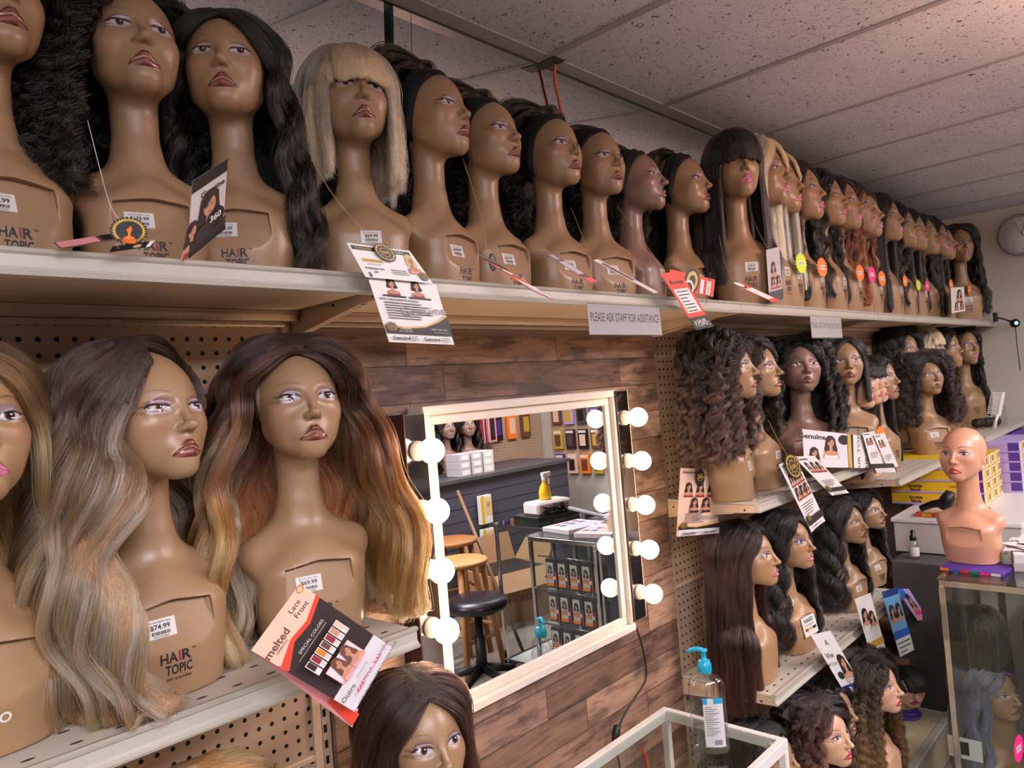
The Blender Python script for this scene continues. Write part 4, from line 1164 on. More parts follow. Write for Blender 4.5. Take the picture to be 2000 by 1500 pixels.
# ---- top shelf, nearest the camera first
T = ZT+.001
H(25, 25, 1.12, T, 8, wig='kinkyback', q=1.0, label='display head cut off at the left frame edge on the top shelf', wlabel='big black kinky wig at the far left end of the top shelf', price='$59.99', group=TOPG, wgroup='top shelf wigs')
H(285, 108, 1.12, T, -10, wig='kinkyback', q=1.0, label='tan display head with plum lips between two black wigs, second on the top shelf', wlabel='huge black kinky-curly wig, second on the top shelf', price='$139.99', group=TOPG, wgroup='top shelf wigs')
H(433, 149, 1.12, T, -32, wig='wavyblack', q=1.0, label='display head with lace forehead beside the standing 360 card, top shelf', wlabel='long wavy black lace wig left of the platinum bob', price='$139.99', group=TOPG, wgroup='top shelf wigs')
H(714, 212, 1.12, T, -20, plate=False, wig='bob', hue='platinum', q=1.2, label='display head under the platinum blond bob on the top shelf', wlabel='platinum blond bob wig with a full fringe', price='$69.99', group=TOPG, wgroup='top shelf wigs')
H(912, 252, 1.12, T, 10, wig='curlband', q=.8, label='display head right of the platinum bob, wearing a wide black headband', wlabel='black curly headband wig right next to the platinum bob', price='$69.99', group=TOPG, wgroup='top shelf wigs')
H(1011, 293, 1.12, T, 3, wig='curlband', q=.8, label='display head above the first red hang tag, second headband from the platinum bob', wlabel='second black curly headband wig from the platinum bob', price='$69.99', group=TOPG, wgroup='top shelf wigs')
H(1128, 318, 1.12, T, -6, wig='curlband', q=.8, label='display head right below the orange cord, third with a headband', wlabel='black curly headband wig hiding the foot of the orange cord', price='$59.99', group=TOPG, wgroup='top shelf wigs')
H(1210, 339, 1.12, T, -13, wig='waveband', q=.7, label='display head above the sign, fourth with a headband on the top shelf', wlabel='fourth black headband wig from the platinum bob, wavy', price='$99.99', group=TOPG, wgroup='top shelf wigs')
H(1300, 376, 1.12, T, 15, plate=False, paint='dusk', wig='waveband', q=.6, label='greyish display head in sharp profile with raised brow, black headband', wlabel='black headband wig on the greyish profile head', price='$139.99', group=TOPG, wgroup='top shelf wigs')
H(1386, 382, 1.12, T, 8, wig='waveband', q=.6, label='display head behind the red price cards, bald forehead above black headband', wlabel='black headband wig behind the two red cards', price='$59.99', group=TOPG, wgroup='top shelf wigs')
H(1421, 407, 1.15, T, -12, wig='waveband', q=.6, label='smaller display head peeking out left of the blunt black fringe', wlabel='black headband wig just left of the long black wig with blunt fringe', price='$59.99', group=TOPG, wgroup='top shelf wigs')
far = dict(paint='pink', plate=False, fine=False, group=TOPG, wgroup='top shelf wigs', q=.5)
H(1460, 346, 1.005, T, -42, wig='blunt', label='tall display head with pink lips under the blunt black fringe', wlabel='long black wig with a blunt fringe covering the eyes', price='$159.99', **{**far, 'fine': True})
H(1540, 364, 1.005, T, 0, wig='sidefall', hue='paleblond', label='display head under the long pale blond wig on the top shelf', wlabel='long pale blond wig with swept fringe, top shelf', price='$59.99', **{**far, 'q': .8})
H(1565, 383, 1.005, T, 2, wig='sidefall', hue='paleblond', label='display head right behind the pale blond wig, yellow star at its chest', wlabel='second pale blond wig tucked behind the first on the top shelf', price='$59.99', **far)
H(1609, 397, 1.005, T, 4, wig='longcurl', label='display head in profile with the first orange star tag, top shelf', wlabel='long black curly-ended wig right after the blond ones', price='$59.99', **far)
H(1653, 411, 1.005, T, 4, wig='longwave', label='third display head after the blond wigs, top shelf', wlabel='long black wavy wig, second dark one after the blond wigs', price='$59.99', **far)
H(1683, 420, 1.005, T, 3, wig='longcurl', label='display head carrying the second orange star, top shelf', wlabel='black long curled wig above the second orange star', price='$59.99', **far)
H(1710, 428, 1.005, T, 3, wig='longwave', hue='auburn', label='display head between the orange and hot pink stars', wlabel='dark auburn wavy wig beside the hot pink star', price='$59.99', **far)
H(1724, 437, .99, T, 3, wig='longcurl', hue='auburn', label='display head under the copper curly wig, top shelf', wlabel='long copper red curly wig on the top shelf', price='$59.99', **far)
H(1763, 445, 1.005, T, 0, wig='straight', label='display head left of the small yellow star, top shelf', wlabel='straight black wig after the copper curls, top shelf', price='$59.99', **far)
H(1792, 460, 1.005, T, 4, wig='longwave', label='display head above the small neon yellow star', wlabel='black wavy wig above the small neon yellow star', price='$59.99', **far)
H(1812, 467, 1.005, T, 0, wig='straight', label='display head above the small hot pink star', wlabel='straight black wig above the small hot pink star', price='$59.99', **far)
H(1835, 476, 1.005, T, 0, wig='longcurl', label='display head left of the white product card, end of the top shelf', wlabel='big black curly wig left of the white product card', price=None, **{**far, 'logo': False} if False else far)
H(1857, 481, 1.005, T, -4, wig='longwave', label='third from last display head on the top shelf', wlabel='third wig from the end wall on the top shelf', **far)
H(1867, 487, .99, T, 0, wig='straight', label='second from last display head on the top shelf', wlabel='second wig from the end wall on the top shelf', **far)
H(1888, 492, 1.005, T, -58, wig='longcurl', label='last display head on the top shelf, facing the camera by the end wall', wlabel='last black curly wig on the top shelf by the end wall', price='$59.99', **far)
# ---- left middle shelf
B = ZM+.001
MIDL = dict(group='display heads on the left middle shelf', wgroup='wigs on the left middle shelf')
H(-18, 908, 1.02, B, 6, paint='pink', wig='honey', hue='honey', q=1.3, label='display head with pink lips cut off at the left edge, middle shelf', wlabel='honey blond wig at the left edge of the middle shelf', logo=False, word='GO', **MIDL)
H(375, 870, 1.02, B, 0, yaw=15, wig='ombre', hue='ombre', q=2.0, label='display head with a $74.99 sticker on its chest', wlabel='long brown to ash blond ombre wig spilling over the shelf edge', price='$74.99', **MIDL)
H(617, 841, 1.03, B, -14, wig='sugar', hue='sugar', q=2.0, label='display head with glossy brown lips left of the lit mirror', wlabel='long brown to copper blond wig left of the lit mirror', price='$69.99', **MIDL)
# ---- upper right shelf
UR = dict(group='display heads right of the lit mirror', wgroup='wigs right of the lit mirror')
H(1478, 747, 1.00, B, 16, wig='browncurl', hue='brown', q=1.3, label='profile display head under the brown curly wig', wlabel='large dark brown curly wig right of the lit mirror', price='$129.99', **UR)
H(1525, 746, 1.01, B, 4, plate=False, wig='midwave', hue='softblack', q=.8, label='display head in profile right behind the brown curly wig', wlabel='soft black wavy wig right behind the brown curly one', price='$139.99', **UR)
H(1531, 742, 1.12, B, -22, paint='plum', wig='midwave', hue='softblack', q=.8, label='display head half hidden, second behind the brown curly wig', wlabel='black wavy wig at the back, second behind the brown curly one', price='$59.99', **UR)
H(1579, 740, 1.02, B, -52, paint='dusk', wig='midwave', q=.8, label='dusky display head facing the camera between black curly wigs', wlabel='black curly lob on the dusky head facing the camera', **UR)
H(1617, 735, 1.10, B, -45, wig='midwave', q=.7, label='display head at the back, left of the sleek black bob', wlabel='black wavy wig at the back, left of the sleek bob', **UR)
H(1661, 730, 1.03, B, -60, wig='sleekbob', q=.8, label='display head facing the camera under the sleek black bob', wlabel='sleek chin-length black bob wig with lace front', **UR)
B3 = -.474
pl = dict(paint='pale', plate=False, fine=False, q=.5, group='pale display heads on the lower middle shelf', wgroup='wigs on the pale heads')
H(1710, 775, 1.00, B3, 6, wig='straight', label='palest pink display head in profile right of the sleek bob', wlabel='black wig on the palest pink head right of the sleek bob', **{**pl, 'wig': 'shortbob'} if False else pl)
H(1723, 768, 1.02, B3, 4, wig='shortbob', label='second pale display head in the row, dark short fringe', wlabel='short black bob on the second pale head', **pl)
H(1735, 765, 1.05, B3, 4, wig='shortbob', label='third pale display head in the row', wlabel='short black bob on the third pale head', **pl)
H(1755, 759, 1.02, B3, -8, wig='straight', label='fourth display head of the pale row with red lips', wlabel='long straight black wig beside the orange star on the middle shelf', **{**pl, 'paint': 'plum'})
H(1833, 752, .99, B3, -42, wig='bigwave', hue='softblack', q=.8, label='display head under the full wavy black wig behind the bald head', wlabel='full wavy black shoulder-length wig behind the bald head', price='$59.99')
B4 = -.414
bk = dict(paint='pink', plate=False, fine=False, q=.5, group='display heads at the back of the far shelf', wgroup='wigs at the back of the far shelf')
H(1795, 705, 1.10, B4, -20, wig='bigwave', label='display head above the full wavy wig, leftmost on the far shelf', wlabel='very full black wig, leftmost on the far shelf', **bk)
H(1815, 700, 1.12, B4, 0, wig='straight', label='display head between the full black wig and the blond fringe', wlabel='black straight wig just left of the blond fringe, far shelf', **bk)
H(1849, 701, 1.06, B4, 4, wig='shortbob', hue='paleblond', label='display head with blond fringe on the far shelf', wlabel='short wig with a blond fringe on the far shelf', **bk)
H(1879, 698, 1.05, B4, -10, wig='longwave', label='display head with pink lips right of the blond fringe, far shelf', wlabel='long black wig right of the blond fringe, far shelf', **bk)
H(1906, 693, 1.05, B4, -40, wig='longcurl', label='last display head on the far shelf, above the white comb', wlabel='long black wavy wig above the white comb', **bk)
# ---- lower right shelf
B5 = ZL+.001
LR = dict(group='display heads on the lower right shelf', wgroup='wigs on the lower right shelf')
H(1520, 1116, 1.00, B5, 10, paint='smoky', plate=False, wig='browstraight', hue='darkbrown', q=1.3, label='display head with purple eye shadow beside the hand sanitizer', wlabel='very long straight dark brown wig beside the hand sanitizer', logo=False, **LR)
H(1588, 1087, 1.00, B5, -5, paint='smoky', wig='looselong', q=.9, label='display head with pink lips and a white lettered card on its chest', wlabel='long black loose wig behind the straight brown one', logo=False, **LR)
H(1692, 1043, 1.00, B5, -5, wig='looselong', q=.8, label='display head with lace forehead, third on the lower right shelf', wlabel='black lace wig with a curl on the forehead, third on lower shelf', price='$59.99', **LR)
H(1728, 1017, 1.04, B5, -10, wig='looselong', q=.8, label='display head, last on the lower right shelf', wlabel='black wavy lace wig, last on the lower right shelf', price='$59.99', **LR)
# ---- heads standing on the lowest decks
FL = dict(group='display heads near the floor', wgroup='wigs near the floor')
H(0, 0, 0, -1.455, -8, pos=(2.25, .94, 0), sz=.92, paint='pale', wig='midwave', hue='wood', q=.8, label='display head near the floor right of the glass table, hair over face', wlabel='reddish brown wig near the floor right of the glass table', **FL)
H(0, 0, 0, -1.455, -5, pos=(2.46, 1.00, 0), sz=.88, paint='plum', wig='midwave', hue='brown', q=.8, label='display head with loose curl near the floor, second from the glass table', wlabel='brown parted wig near the floor, second from the glass table', **FL)
H(0, 0, 0, -1.455, -2, pos=(2.68, .925, 0), sz=.93, paint='pale', wig='kinkystraight', hue='goldbrown', q=.9, label='pale display head behind the kinky brown wig near the floor', wlabel='long kinky brown wig with golden streaks near the floor', **FL)
H(1790, 1372, .95, -1.62+.03, -48, paint='pale', wig='pixie', hue='redtip', q=.8, label='display head in purple scarf and white top near the floor', wlabel='short black pixie wig with dark red fringe', **FL)
H(0, 0, 0, -1.455, 0, pos=(2.08, 1.04, 0), sz=.86, paint='plum', wig='straight', hue='black', q=.7, label='display head mostly hidden beneath the lower right shelf', wlabel='dark straight wig top just above the corner of the glass table', **FL)
# ---- heads on the lower left shelf
H(0, 0, 0, -1.018, -12, pos=(.845, 1.09, 0), sz=1.06, sxy=1.05, wig='honey', hue='wood', q=1.3, label='display head with lace forehead at the bottom edge under the hanging card', wlabel='dark brown centre-parted wig with lace at the bottom edge', group='display heads on the lower left shelf', wgroup='wigs on the lower left shelf')
H(0, 0, 0, -1.018, 0, pos=(.475, 1.10, 0), sz=1.03, sxy=1.0, wig='honey', hue='orangeblond', q=1.0, label='display head below the left shelf, only the top in view', wlabel='strawberry blond wig crown at the bottom edge below the shelf', group='display heads on the lower left shelf', wgroup='wigs on the lower left shelf')
# ---- bald head on the glass showcase
SC = (2.735, .705, -.72)
H(0, 0, 0, SC[2]+.012, -98, pos=(2.96, .650, 0), sz=.96, sxy=.98, paint='bald', label='bald peach display head standing on the glass showcase', logo=False, group=None)

H(1990, 1390, .545, -1.50, -25, paint='plum', wig='steel', hue='steel', q=.9, label='display head inside the glass showcase under the grey wig', wlabel='long steel grey wig inside the glass showcase', price=None)
for k_, (x_, y_, z_, lb, wl) in enumerate([(3.02, .655, -1.36, 'display head seen from behind in the showcase, left one', 'black wig seen from behind in the showcase, left of the two'), (3.04, .440, -1.33, 'display head seen from behind in the showcase, right one', 'black wig seen from behind in the showcase, right of the two')]):
    H(0, 0, 0, z_, 92, pos=(x_, y_, 0), sz=.98, sxy=.95, paint='pink', fine=False, plate=False, wig='sleekbob', hue='black', q=.4, label=lb, wlabel=wl, logo=False)
# ------------------------------------------------------------------ printed cards and stickers
class Card(MB):
    """a printed card: drawing coordinates run 0..1 across and 0..h down from the top left corner; the corners place it in the room"""
    def __init__(s, tl, tr, bl, h, mat='white', back='greypaper', curve=0.0):
        super().__init__(); s.o = np.array(tl, float); s.a = np.array(tr, float)-s.o; s.b = (np.array(bl, float)-s.o); s.h = h
        s.nv = np.cross(s.a, s.b); s.nv /= np.linalg.norm(s.nv)
        if s.nv @ s.o > 0: s.nv = -s.nv            # face the camera side
        s.cv = curve; s.lay = 0
        s.poly([(0,0),(1,0),(1,h),(0,h)], mat, 0, sub=8)
        P = [s.pt(u, v, -.0006) for u, v in ((0,0),(1,0),(1,h),(0,h))]
        if not curve: s.add(P, [(0,1,2,3)], back)
    def pt(s, u, v, off): 
        bend = s.cv*math.sin(math.pi*v/s.h)
        return s.o + s.a*u + s.b*(v/s.h) + s.nv*(off+bend)
    def poly(s, P, m, lay=None, sub=1):
        if lay is None: s.lay += 1; lay = s.lay
        off = .00022*lay
        if s.cv and len(P) == 4:
            n = 10; L = []
            for k in range(n+1):
                t = k/n; a = [P[0][i]*(1-t)+P[3][i]*t for i in (0,1)]; b = [P[1][i]*(1-t)+P[2][i]*t for i in (0,1)]
                L += [s.pt(*a, off), s.pt(*b, off)]
            s.add(L, [(2*k, 2*k+1, 2*k+3, 2*k+2) for k in range(n)], m); return s
        s.add([s.pt(u, v, off) for u, v in P], [tuple(range(len(P)))], m); return s
    def rect(s, x0, y0, x1, y1, m, lay=None): return s.poly([(x0,y0),(x1,y0),(x1,y1),(x0,y1)], m, lay)
    def disc(s, cx, cy, r, m, n=28, teeth=0, lay=None, ry=None):
        ry = ry or r
        P = []
        k = n if not teeth else teeth*2
        for i in range(k):
            rr = 1 if (not teeth or i % 2) else .88
            P.append((cx+r*rr*math.cos(2*math.pi*i/k), cy+ry*rr*math.sin(2*math.pi*i/k)))
        if teeth:
            if lay is None: s.lay += 1; lay = s.lay
            V = [s.pt(cx, cy, .00022*lay)] + [s.pt(u, v, .00022*lay) for u, v in P]
            s.add(V, [(0, i+1, (i+1) % k+1) for i in range(k)], m); return s
        return s.poly(P, m, lay)
    def word(s, t, cx, cy, size, m, rot=0, wd=None, bold=0, lay=None):
        V, F, w_ = text_polys(t, bold)
        if not len(V): return s
        if lay is None: s.lay += 1; lay = s.lay
        sx = size if wd is None else wd/w_; c, sn = math.cos(rot), math.sin(rot)
        s.add([s.pt(cx + x*sx*c + (y-.35)*size*sn, cy + x*sx*sn - (y-.35)*size*c, .00022*lay) for x, y in V], F, m); return s
    def lines(s, x0, x1, y0, y1, n, m='grey', seed=1):
        r = random.Random(seed); s.lay += 1
        for k in range(n):
            y = y0 + (y1-y0)*k/max(1, n-1); s.rect(x0, y, x0+(x1-x0)*r.uniform(.6, 1), y+(y1-y0)/n*.35, m, s.lay)
        return s
    def bars(s, x0, x1, y0, y1, seed=1):
        r = random.Random(seed); s.lay += 1; x = x0
        while x < x1: w_ = (x1-x0)*r.choice([.02, .035, .05]); s.rect(x, y0, min(x+w_, x1), y1, 'ink', s.lay); x += w_ + (x1-x0)*r.choice([.02, .03])
        return s
    def lady(s, cx, cy, k, hair='hair_print', top='darkred', long=1.0, skin='skin_print', bg=None):
        """small printed portrait of a model: hair, face, neck, shoulders"""
        if bg: s.rect(cx-k*.62, cy-k*.75, cx+k*.62, cy+k*1.05, bg)
        b = s.lay
        hp = [(-.33,-.1),(-.30,-.42),(-.12,-.62),(.12,-.62),(.30,-.42),(.33,-.1),(.42,.3*long+.05),(.36,.62*long),(.18,.70*long),(-.18,.70*long),(-.38,.62*long),(-.42,.3*long+.05)]
        s.poly([(cx+x*k, cy+y*k) for x, y in hp], hair, b+1)
        s.poly([(cx+x*k, cy+y*k) for x, y in [(-.09,.15),(.09,.15),(.10,.42),(.45,.55),(.52,1.0),(-.52,1.0),(-.45,.55),(-.10,.42)]], skin, b+2)
        s.poly([(cx+x*k, cy+y*k) for x, y in [(-.38,.72),(-.1,.80),(.1,.80),(.38,.72),(.46,1.0),(-.46,1.0)]], top, b+3)
        s.disc(cx, cy-.12*k, .20*k, skin, 14, lay=b+3, ry=.29*k)
        s.poly([(cx+x*k, cy+y*k) for x, y in [(-.21,-.2),(-.10,-.42),(.12,-.42),(.02,-.30),(-.16,-.1)]], hair, b+4)
        s.rect(cx-.11*k, cy-.16*k, cx-.03*k, cy-.13*k, 'ink', b+4); s.rect(cx+.03*k, cy-.16*k, cx+.11*k, cy-.13*k, 'ink', b+4)
        s.rect(cx-.055*k, cy+.02*k, cx+.055*k, cy+.05*k, 'darkred', b+4)
        s.lay = b+4; return s
    def seal(s, cx, cy, r, txt='10A', ring='gold'):
        s.disc(cx, cy, r, 'black', teeth=22); s.disc(cx, cy, r*.86, ring, teeth=26); s.disc(cx, cy, r*.70, 'black'); s.disc(cx, cy, r*.46, ring); s.disc(cx, cy, r*.40, 'charcoal')
        s.word(txt, cx, cy, r*.42, ring, bold=.03)
        for k in range(10): a = 2*math.pi*k/10; s.disc(cx+r*.58*math.cos(a), cy+r*.58*math.sin(a), r*.05, ring, 6, lay=s.lay)
        return s
def hang(label, Y, px, h=None, mat='white', Y2=None, group=None, cat='hang tag', curve=0.0, name='hang_tag', string=None, start=None, smat='gold_thread'):
    """a card seen at the given corners (top left, top right, bottom left) on the plane Y (bottom on Y2)"""
    Y2 = Y2 or Y; tl = at(*px[0], Y); tr = at(*px[1], Y if start is None else start); bl = at(*px[2], Y2)
    W_ = np.linalg.norm(tr-tl); H_ = np.linalg.norm(bl-tl); h0 = h
    t = thing(name, label, cat, tuple(tl), 0, group)
    c = Card(tl-tl, tr-tl, bl-tl, H_/W_ if h is None else h, mat, curve=curve)
    c.nv = np.cross(c.a, c.b); c.nv /= np.linalg.norm(c.nv)
    if c.nv @ tl > 0: c.nv = -c.nv
    # rebuild the base with the right facing
    c.V, c.F, c.I, c.n, c.smooth = [], [], [], 0, set(); c.lay = 0
    c.poly([(0,0),(1,0),(1,c.h),(0,c.h)], mat, 0)
    if not curve: c.add([c.pt(u, v, -.0006) for u, v in ((0,0),(1,0),(1,c.h),(0,c.h))], [(3,2,1,0)], 'greypaper')
    if string:
        P = [np.array(at(*p[:2], p[2]))-tl for p in string]
        s = MB(); s.tube(spline(P, 5), .0005, smat, 5); s.build('string', t)
    return t, c, tl
def done(c, t, nm='card'): return c.build(nm, t)

TG = 'hang tags along the top shelf'
# the big card with the 10A seal, hanging over the rail from the platinum bob
t, c, tl = hang('large white card hanging over the rail below the platinum bob, with yellow 10A seal', .945, ((718,540),(851,556),(760,668)), h=1.12, group=TG, cat='hang tag', string=[(607,310,1.06),(650,380,1.03),(700,440,1.0),(737,486,.96)])
h = c.h
c.lady(.30, .10, .20, long=.45); c.lady(.66, .10, .20, long=.5)
c.rect(.12,.285,.46,.31,'ink'); c.rect(.5,.285,.84,.31,'ink', c.lay)
c.word('WIG CARE INSTRUCTION', .34, .36, .050, 'ink', bold=.02); c.lines(.10, .90, .41, .68, 7, 'dgrey', 3); c.word('Genuine', .66, .52, .21, 'grey', rot=-.12)
c.poly([(0,.80),(.3,.84),(.6,.80),(.85,.68),(1,.56),(1,.96),(0,.96)], 'gold'); c.poly([(0,.83),(.3,.87),(.6,.83),(.85,.71),(1,.60),(1,.96),(0,.96)], 'black')
c.seal(.10, .845, .085); c.word('A MILLION', .28, .88, .035, 'white'); c.word('DOLLAR HEL', .28, .92, .035, 'white', lay=c.lay); c.word('HAIR TOPIC INC', .80, .86, .035, 'white', lay=c.lay); c.word('www.hairtopic.com', .82, .91, .03, 'white', lay=c.lay)
for x in (.14, .60): c.word('Genuine', x+.04, 1.04, .075, 'ink', bold=.03, lay=c.lay)
for x in (.36, .86): c.word('HAIR', x, 1.02, .055, 'ink', lay=c.lay); c.word('TOPIC', x, 1.07, .055, 'ink', lay=c.lay)
done(c, t)
tl2, tr2, bl2 = (677,474), (800,490), (714,541)
o2 = at(*tl2, .938); c2 = Card((0,0,0), at(*tr2, .938)-o2, at(*bl2, .938)-o2, .58, 'white')
c2.nv = np.cross(c2.a, c2.b); c2.nv /= np.linalg.norm(c2.nv); c2.nv *= -np.sign(c2.nv@o2)
c2.V, c2.F, c2.I, c2.n = [], [], [], 0; c2.poly([(0,0),(1,0),(1.12,.58),(0,.58)], 'white', 0)
c2.poly([(.03,.03),(.97,.03),(.97,.10),(.03,.10)], 'black'); c2.word('A MILLION', .22, .065, .055, 'gold'); c2.word('HAIR TOPIC', .72, .065, .055, 'white', lay=c2.lay)
c2.rect(.10,.24,.42,.30,'gold'); c2.word('100% UNPROCESSED', .26, .27, .038, 'ink', wd=.28); c2.word('NATURAL HAIR', .26, .335, .03, 'ink', lay=c2.lay)
c2.word('HH BRAZILIAN WIG', .22, .41, .045, 'ink', wd=.30, bold=.02); c2.word('606', .22, .47, .045, 'ink', bold=.02, lay=c2.lay); c2.word('$', .10, .52, .10, 'ink', bold=.02, lay=c2.lay)
c2.lines(.48,.78,.40,.47,3,'ink',5); c2.lady(.90,.22,.22,hair='blond_print',long=.55,top='pink'); c2.seal(1.0,.47,.085); c2.seal(.52,.10,.17)
c2.build('price_card', t, tuple(o2-tl))

# clear-wrapped cards lying at the far left of the top shelf, seen edge-on
t, c, tl = hang('plastic-wrapped card lying on the rail at the far left', .985, ((105,474),(245,452),(118,486)), mat='brown_print', group=TG, start=1.0, Y2=.96)
c.rect(.02,.005,.55,c.h*.9,'pink'); c.rect(.6,.01,.95,c.h*.8,'ink'); done(c, t)
b = MB(); b.add([at(210,470,.98)-tl, at(322,447,1.0)-tl, at(300,466,.955)-tl, at(218,490,.95)-tl], [(0,1,2,3)], 'film'); b.build('plastic_wrap', t)
t, c, tl = hang('black and white product card lying face down behind the gold seal', .960, ((220,481),(303,470),(213,493)), mat='black', group=TG, Y2=.955)
c.disc(.60,c.h*.5,.16,'hair_print',ry=c.h*.4); c.disc(.62,c.h*.6,.10,'skin_print',ry=c.h*.3); c.poly([(.88,0),(1,0),(.95,c.h),(.84,c.h)],'white'); done(c, t)
t, c, tl = hang('round gold and black seal tag in front of the second display head', .975, ((212,420),(290,425),(212,478)), mat='black', group=TG, string=[(171,235,1.07),(195,330,1.04),(215,400,1.0),(240,440,.975)], smat='white')
c.V, c.F, c.I, c.n = [], [], [], 0; h = c.h
c.disc(.5,h/2,.5,'black',teeth=24,ry=h/2); c.disc(.5,h/2,.44,'gold',teeth=30,ry=h*.44); c.disc(.5,h/2,.34,'black',ry=h*.34); c.lady(.5,h*.5,.34,top='orange',skin='orange'); done(c, t)
# the standing 360 card
t, c, tl = hang('tall card with a woman in dark red and a 360 badge, standing on the rail', .985, ((376,354),(445,309),(365,505)), h=1.9, mat='offwhite', group=TG, start=1.03)
h = c.h; c.rect(.0,.0,1,.34,'black'); c.word('Genuine', .60, .55, .20, 'ink', bold=.03); c.bars(.66,.92,.04,.16)
c.lady(.52,1.05,.85,long=1.2,top='darkred'); c.lady(.06,1.35,.5,top='darkred'); c.rect(0,h*.80,1,h,'hair_print'); c.disc(.68,h*.72,.26,'black'); c.word('360', .68, h*.70, .22, 'white', bold=.03); c.disc(.30,h*.80,.20,'charcoal'); c.rect(.0,h*.95,1,h,'black')
done(c, t)
# orange-red cards
def redcard(c, foot='HAIR TOPIC'):
    h = c.h; c.rect(.15,.08,.95,.50,'black'); c.word('PRE-PLUCKED', .5, .28, .18, 'white', wd=.6); c.disc(.35,.95,.25,'black'); c.disc(.75,.95,.25,'gold'); c.disc(.75,.95,.17,'black')
    c.disc(.35,.95,.16,'white'); c.rect(.10,h*.62,.95,h*.80,'white'); c.rect(.10,h*.84,.95,h*.95,'white', c.lay); c.word('NATURAL BLACK', .5, h*.90, .14, 'ink', wd=.7)
t, c, tl = hang('red and white hang tag lying over the rail, left of the three red ones', .948, ((930,496),(982,520),(1040,568)), h=2.6, mat='red', group=TG, string=[(904,310,1.08),(930,390,1.04),(945,450,.99),(952,500,.95)])
redcard(c); c.rect(-.02,-.05,1.0,.30,'black'); done(c, t)
b = MB(); b.ball((0,0,0),(.010,.0015,.017),'black',16,8); b.build('tag_seal', t, tuple(at(962,512,.950)-tl))
t, c, tl = hang('narrow brown and orange tag slanting down beside the red tag', .955, ((1050,487),(1066,486),(1172,563)), h=3.0, mat='brown_print', group=TG, string=[(1034,470,1.05),(1042,490,.99),(1052,488,.955)])
c.rect(.1,c.h*.3,.9,c.h*.62,'greypaper'); c.rect(.0,c.h*.72,1,c.h*.84,'red'); c.rect(.2,.4,.8,c.h*.25,'grey',c.lay); done(c, t)
t, c, tl = hang('thin tag seen edge-on above the first paper sign', .955, ((1158,508),(1168,506),(1278,573)), h=3, mat='offwhite', group=TG, string=[(1115,405,1.09),(1135,455,1.03),(1152,508,.96)])
c.rect(.2,.3,.8,c.h*.6,'brown_print'); done(c, t)
t, c, tl = hang('long red tag with a black lettered foot hanging over the rail', .940, ((1290,534),(1328,530),(1360,645)), h=3.2, mat='red', group=TG, string=[(1205,402,1.10),(1240,450,1.04),(1270,490,1.0),(1300,530,.95)])
h = c.h; c.rect(.12,h*.28,.88,h*.70,'white'); c.lines(.2,.8,h*.32,h*.66,7,'ink',2); c.rect(0,h*.78,1,h,'black'); c.word('HAIR', .5, h*.86, .30, 'white'); c.word('TOPIC', .5, h*.92, .30, 'white', lay=c.lay); c.word('Remy', .5, h*.16, .3, 'ink'); done(c, t)
t, c, tl = hang('square red card with gold emblem and NATURAL BLACK strip', .975, ((1309,526),(1397,546),(1304,563)), mat='red', group=TG)
h = c.h; c.rect(.10,.05,.30,h*.7,'black'); c.disc(.48,h*.35,.16,'black'); c.disc(.48,h*.35,.12,'gold'); c.disc(.48,h*.35,.07,'black'); c.disc(.42,h*.82,.11,'white'); c.disc(.42,h*.82,.08,'black'); c.rect(.66,h*.18,.74,h*.95,'white'); c.rect(.80,h*.18,.90,h*.95,'white', c.lay)
c.word('NATURAL BLACK', .85, h*.56, .07, 'ink', rot=-math.pi/2, wd=.42); done(c, t)
t, c, tl = hang('red, white and black tag lying flat on the rail under the blunt fringe wig', .955, ((1428,553),(1445,550),(1510,590)), h=2.5, mat='red', group=TG, string=[(1405,460,1.05),(1415,510,1.0),(1430,548,.96)])
c.rect(.1,c.h*.3,.9,c.h*.85,'white'); c.disc(.4,.25,.4,'black'); c.disc(.4,.25,.28,'white'); done(c, t)
t, c, tl = hang('grey product card between the blunt fringe wig and the blond wig', .985, ((1496,488),(1522,482),(1503,592)), h=2.4, mat='greypaper', group=TG, start=.97, string=[(1461,400,1.06),(1480,450,1.02),(1500,486,.985)])
h = c.h; c.lady(.45,h*.38,.5,long=.6); c.lady(.35,h*.62,.35); c.lady(.75,h*.62,.35); c.rect(0,h*.80,1,h,'black'); done(c, t)
t, c, tl = hang('white product card hanging near the end of the top shelf', .96, ((1857,562),(1883,560),(1859,612)), h=1.5, mat='white', group=TG)
h = c.h; c.lady(.6,h*.3,.5); c.lady(.35,h*.72,.3); c.lady(.75,h*.72,.3); done(c, t)
# star-burst price tags
def star(label, u, v, r, Y, mat, tilt=0, group='neon star price tags', ry=1.0):
    p = at(u, v, Y+.030); r = r*1.06; t = thing('star_tag', label, 'price tag', tuple(p), 0, group)
    t.rotation_euler = (0, tilt, math.radians(-8)); k = 18; b = MB(); V = []
    for y in (0, .0006):
        V.append((0, y, 0))
        for i in range(2*k):
            rr = r*(1 if i % 2 else .84); V.append((rr*math.cos(math.pi*i/k), y, rr*ry*math.sin(math.pi*i/k)))
    n = 2*k+1
    F = [(0, (i+1) % (2*k)+1, i+1) for i in range(2*k)] + [(n, n+i+1, n+(i+1) % (2*k)+1) for i in range(2*k)] + [(i+1, (i+1) % (2*k)+1, n+(i+1) % (2*k)+1, n+i+1) for i in range(2*k)]
    b.add(V, F, mat); b.build('star', t)
    b = MB(); b.box((-r*.45, -.0005, -r*.22), (r*.45, -.0001, r*.22), 'white'); V_, F_, w_ = text_polys('$59.99'); b.add([(x*r*.7/w_, -.0008, y*r*.28-r*.1) for x, y in V_], F_, 'ink'); b.build('price_sticker', t)
star('neon yellow star tag below the blond wig tips', 1565, 514, .036, .985, 'neon')
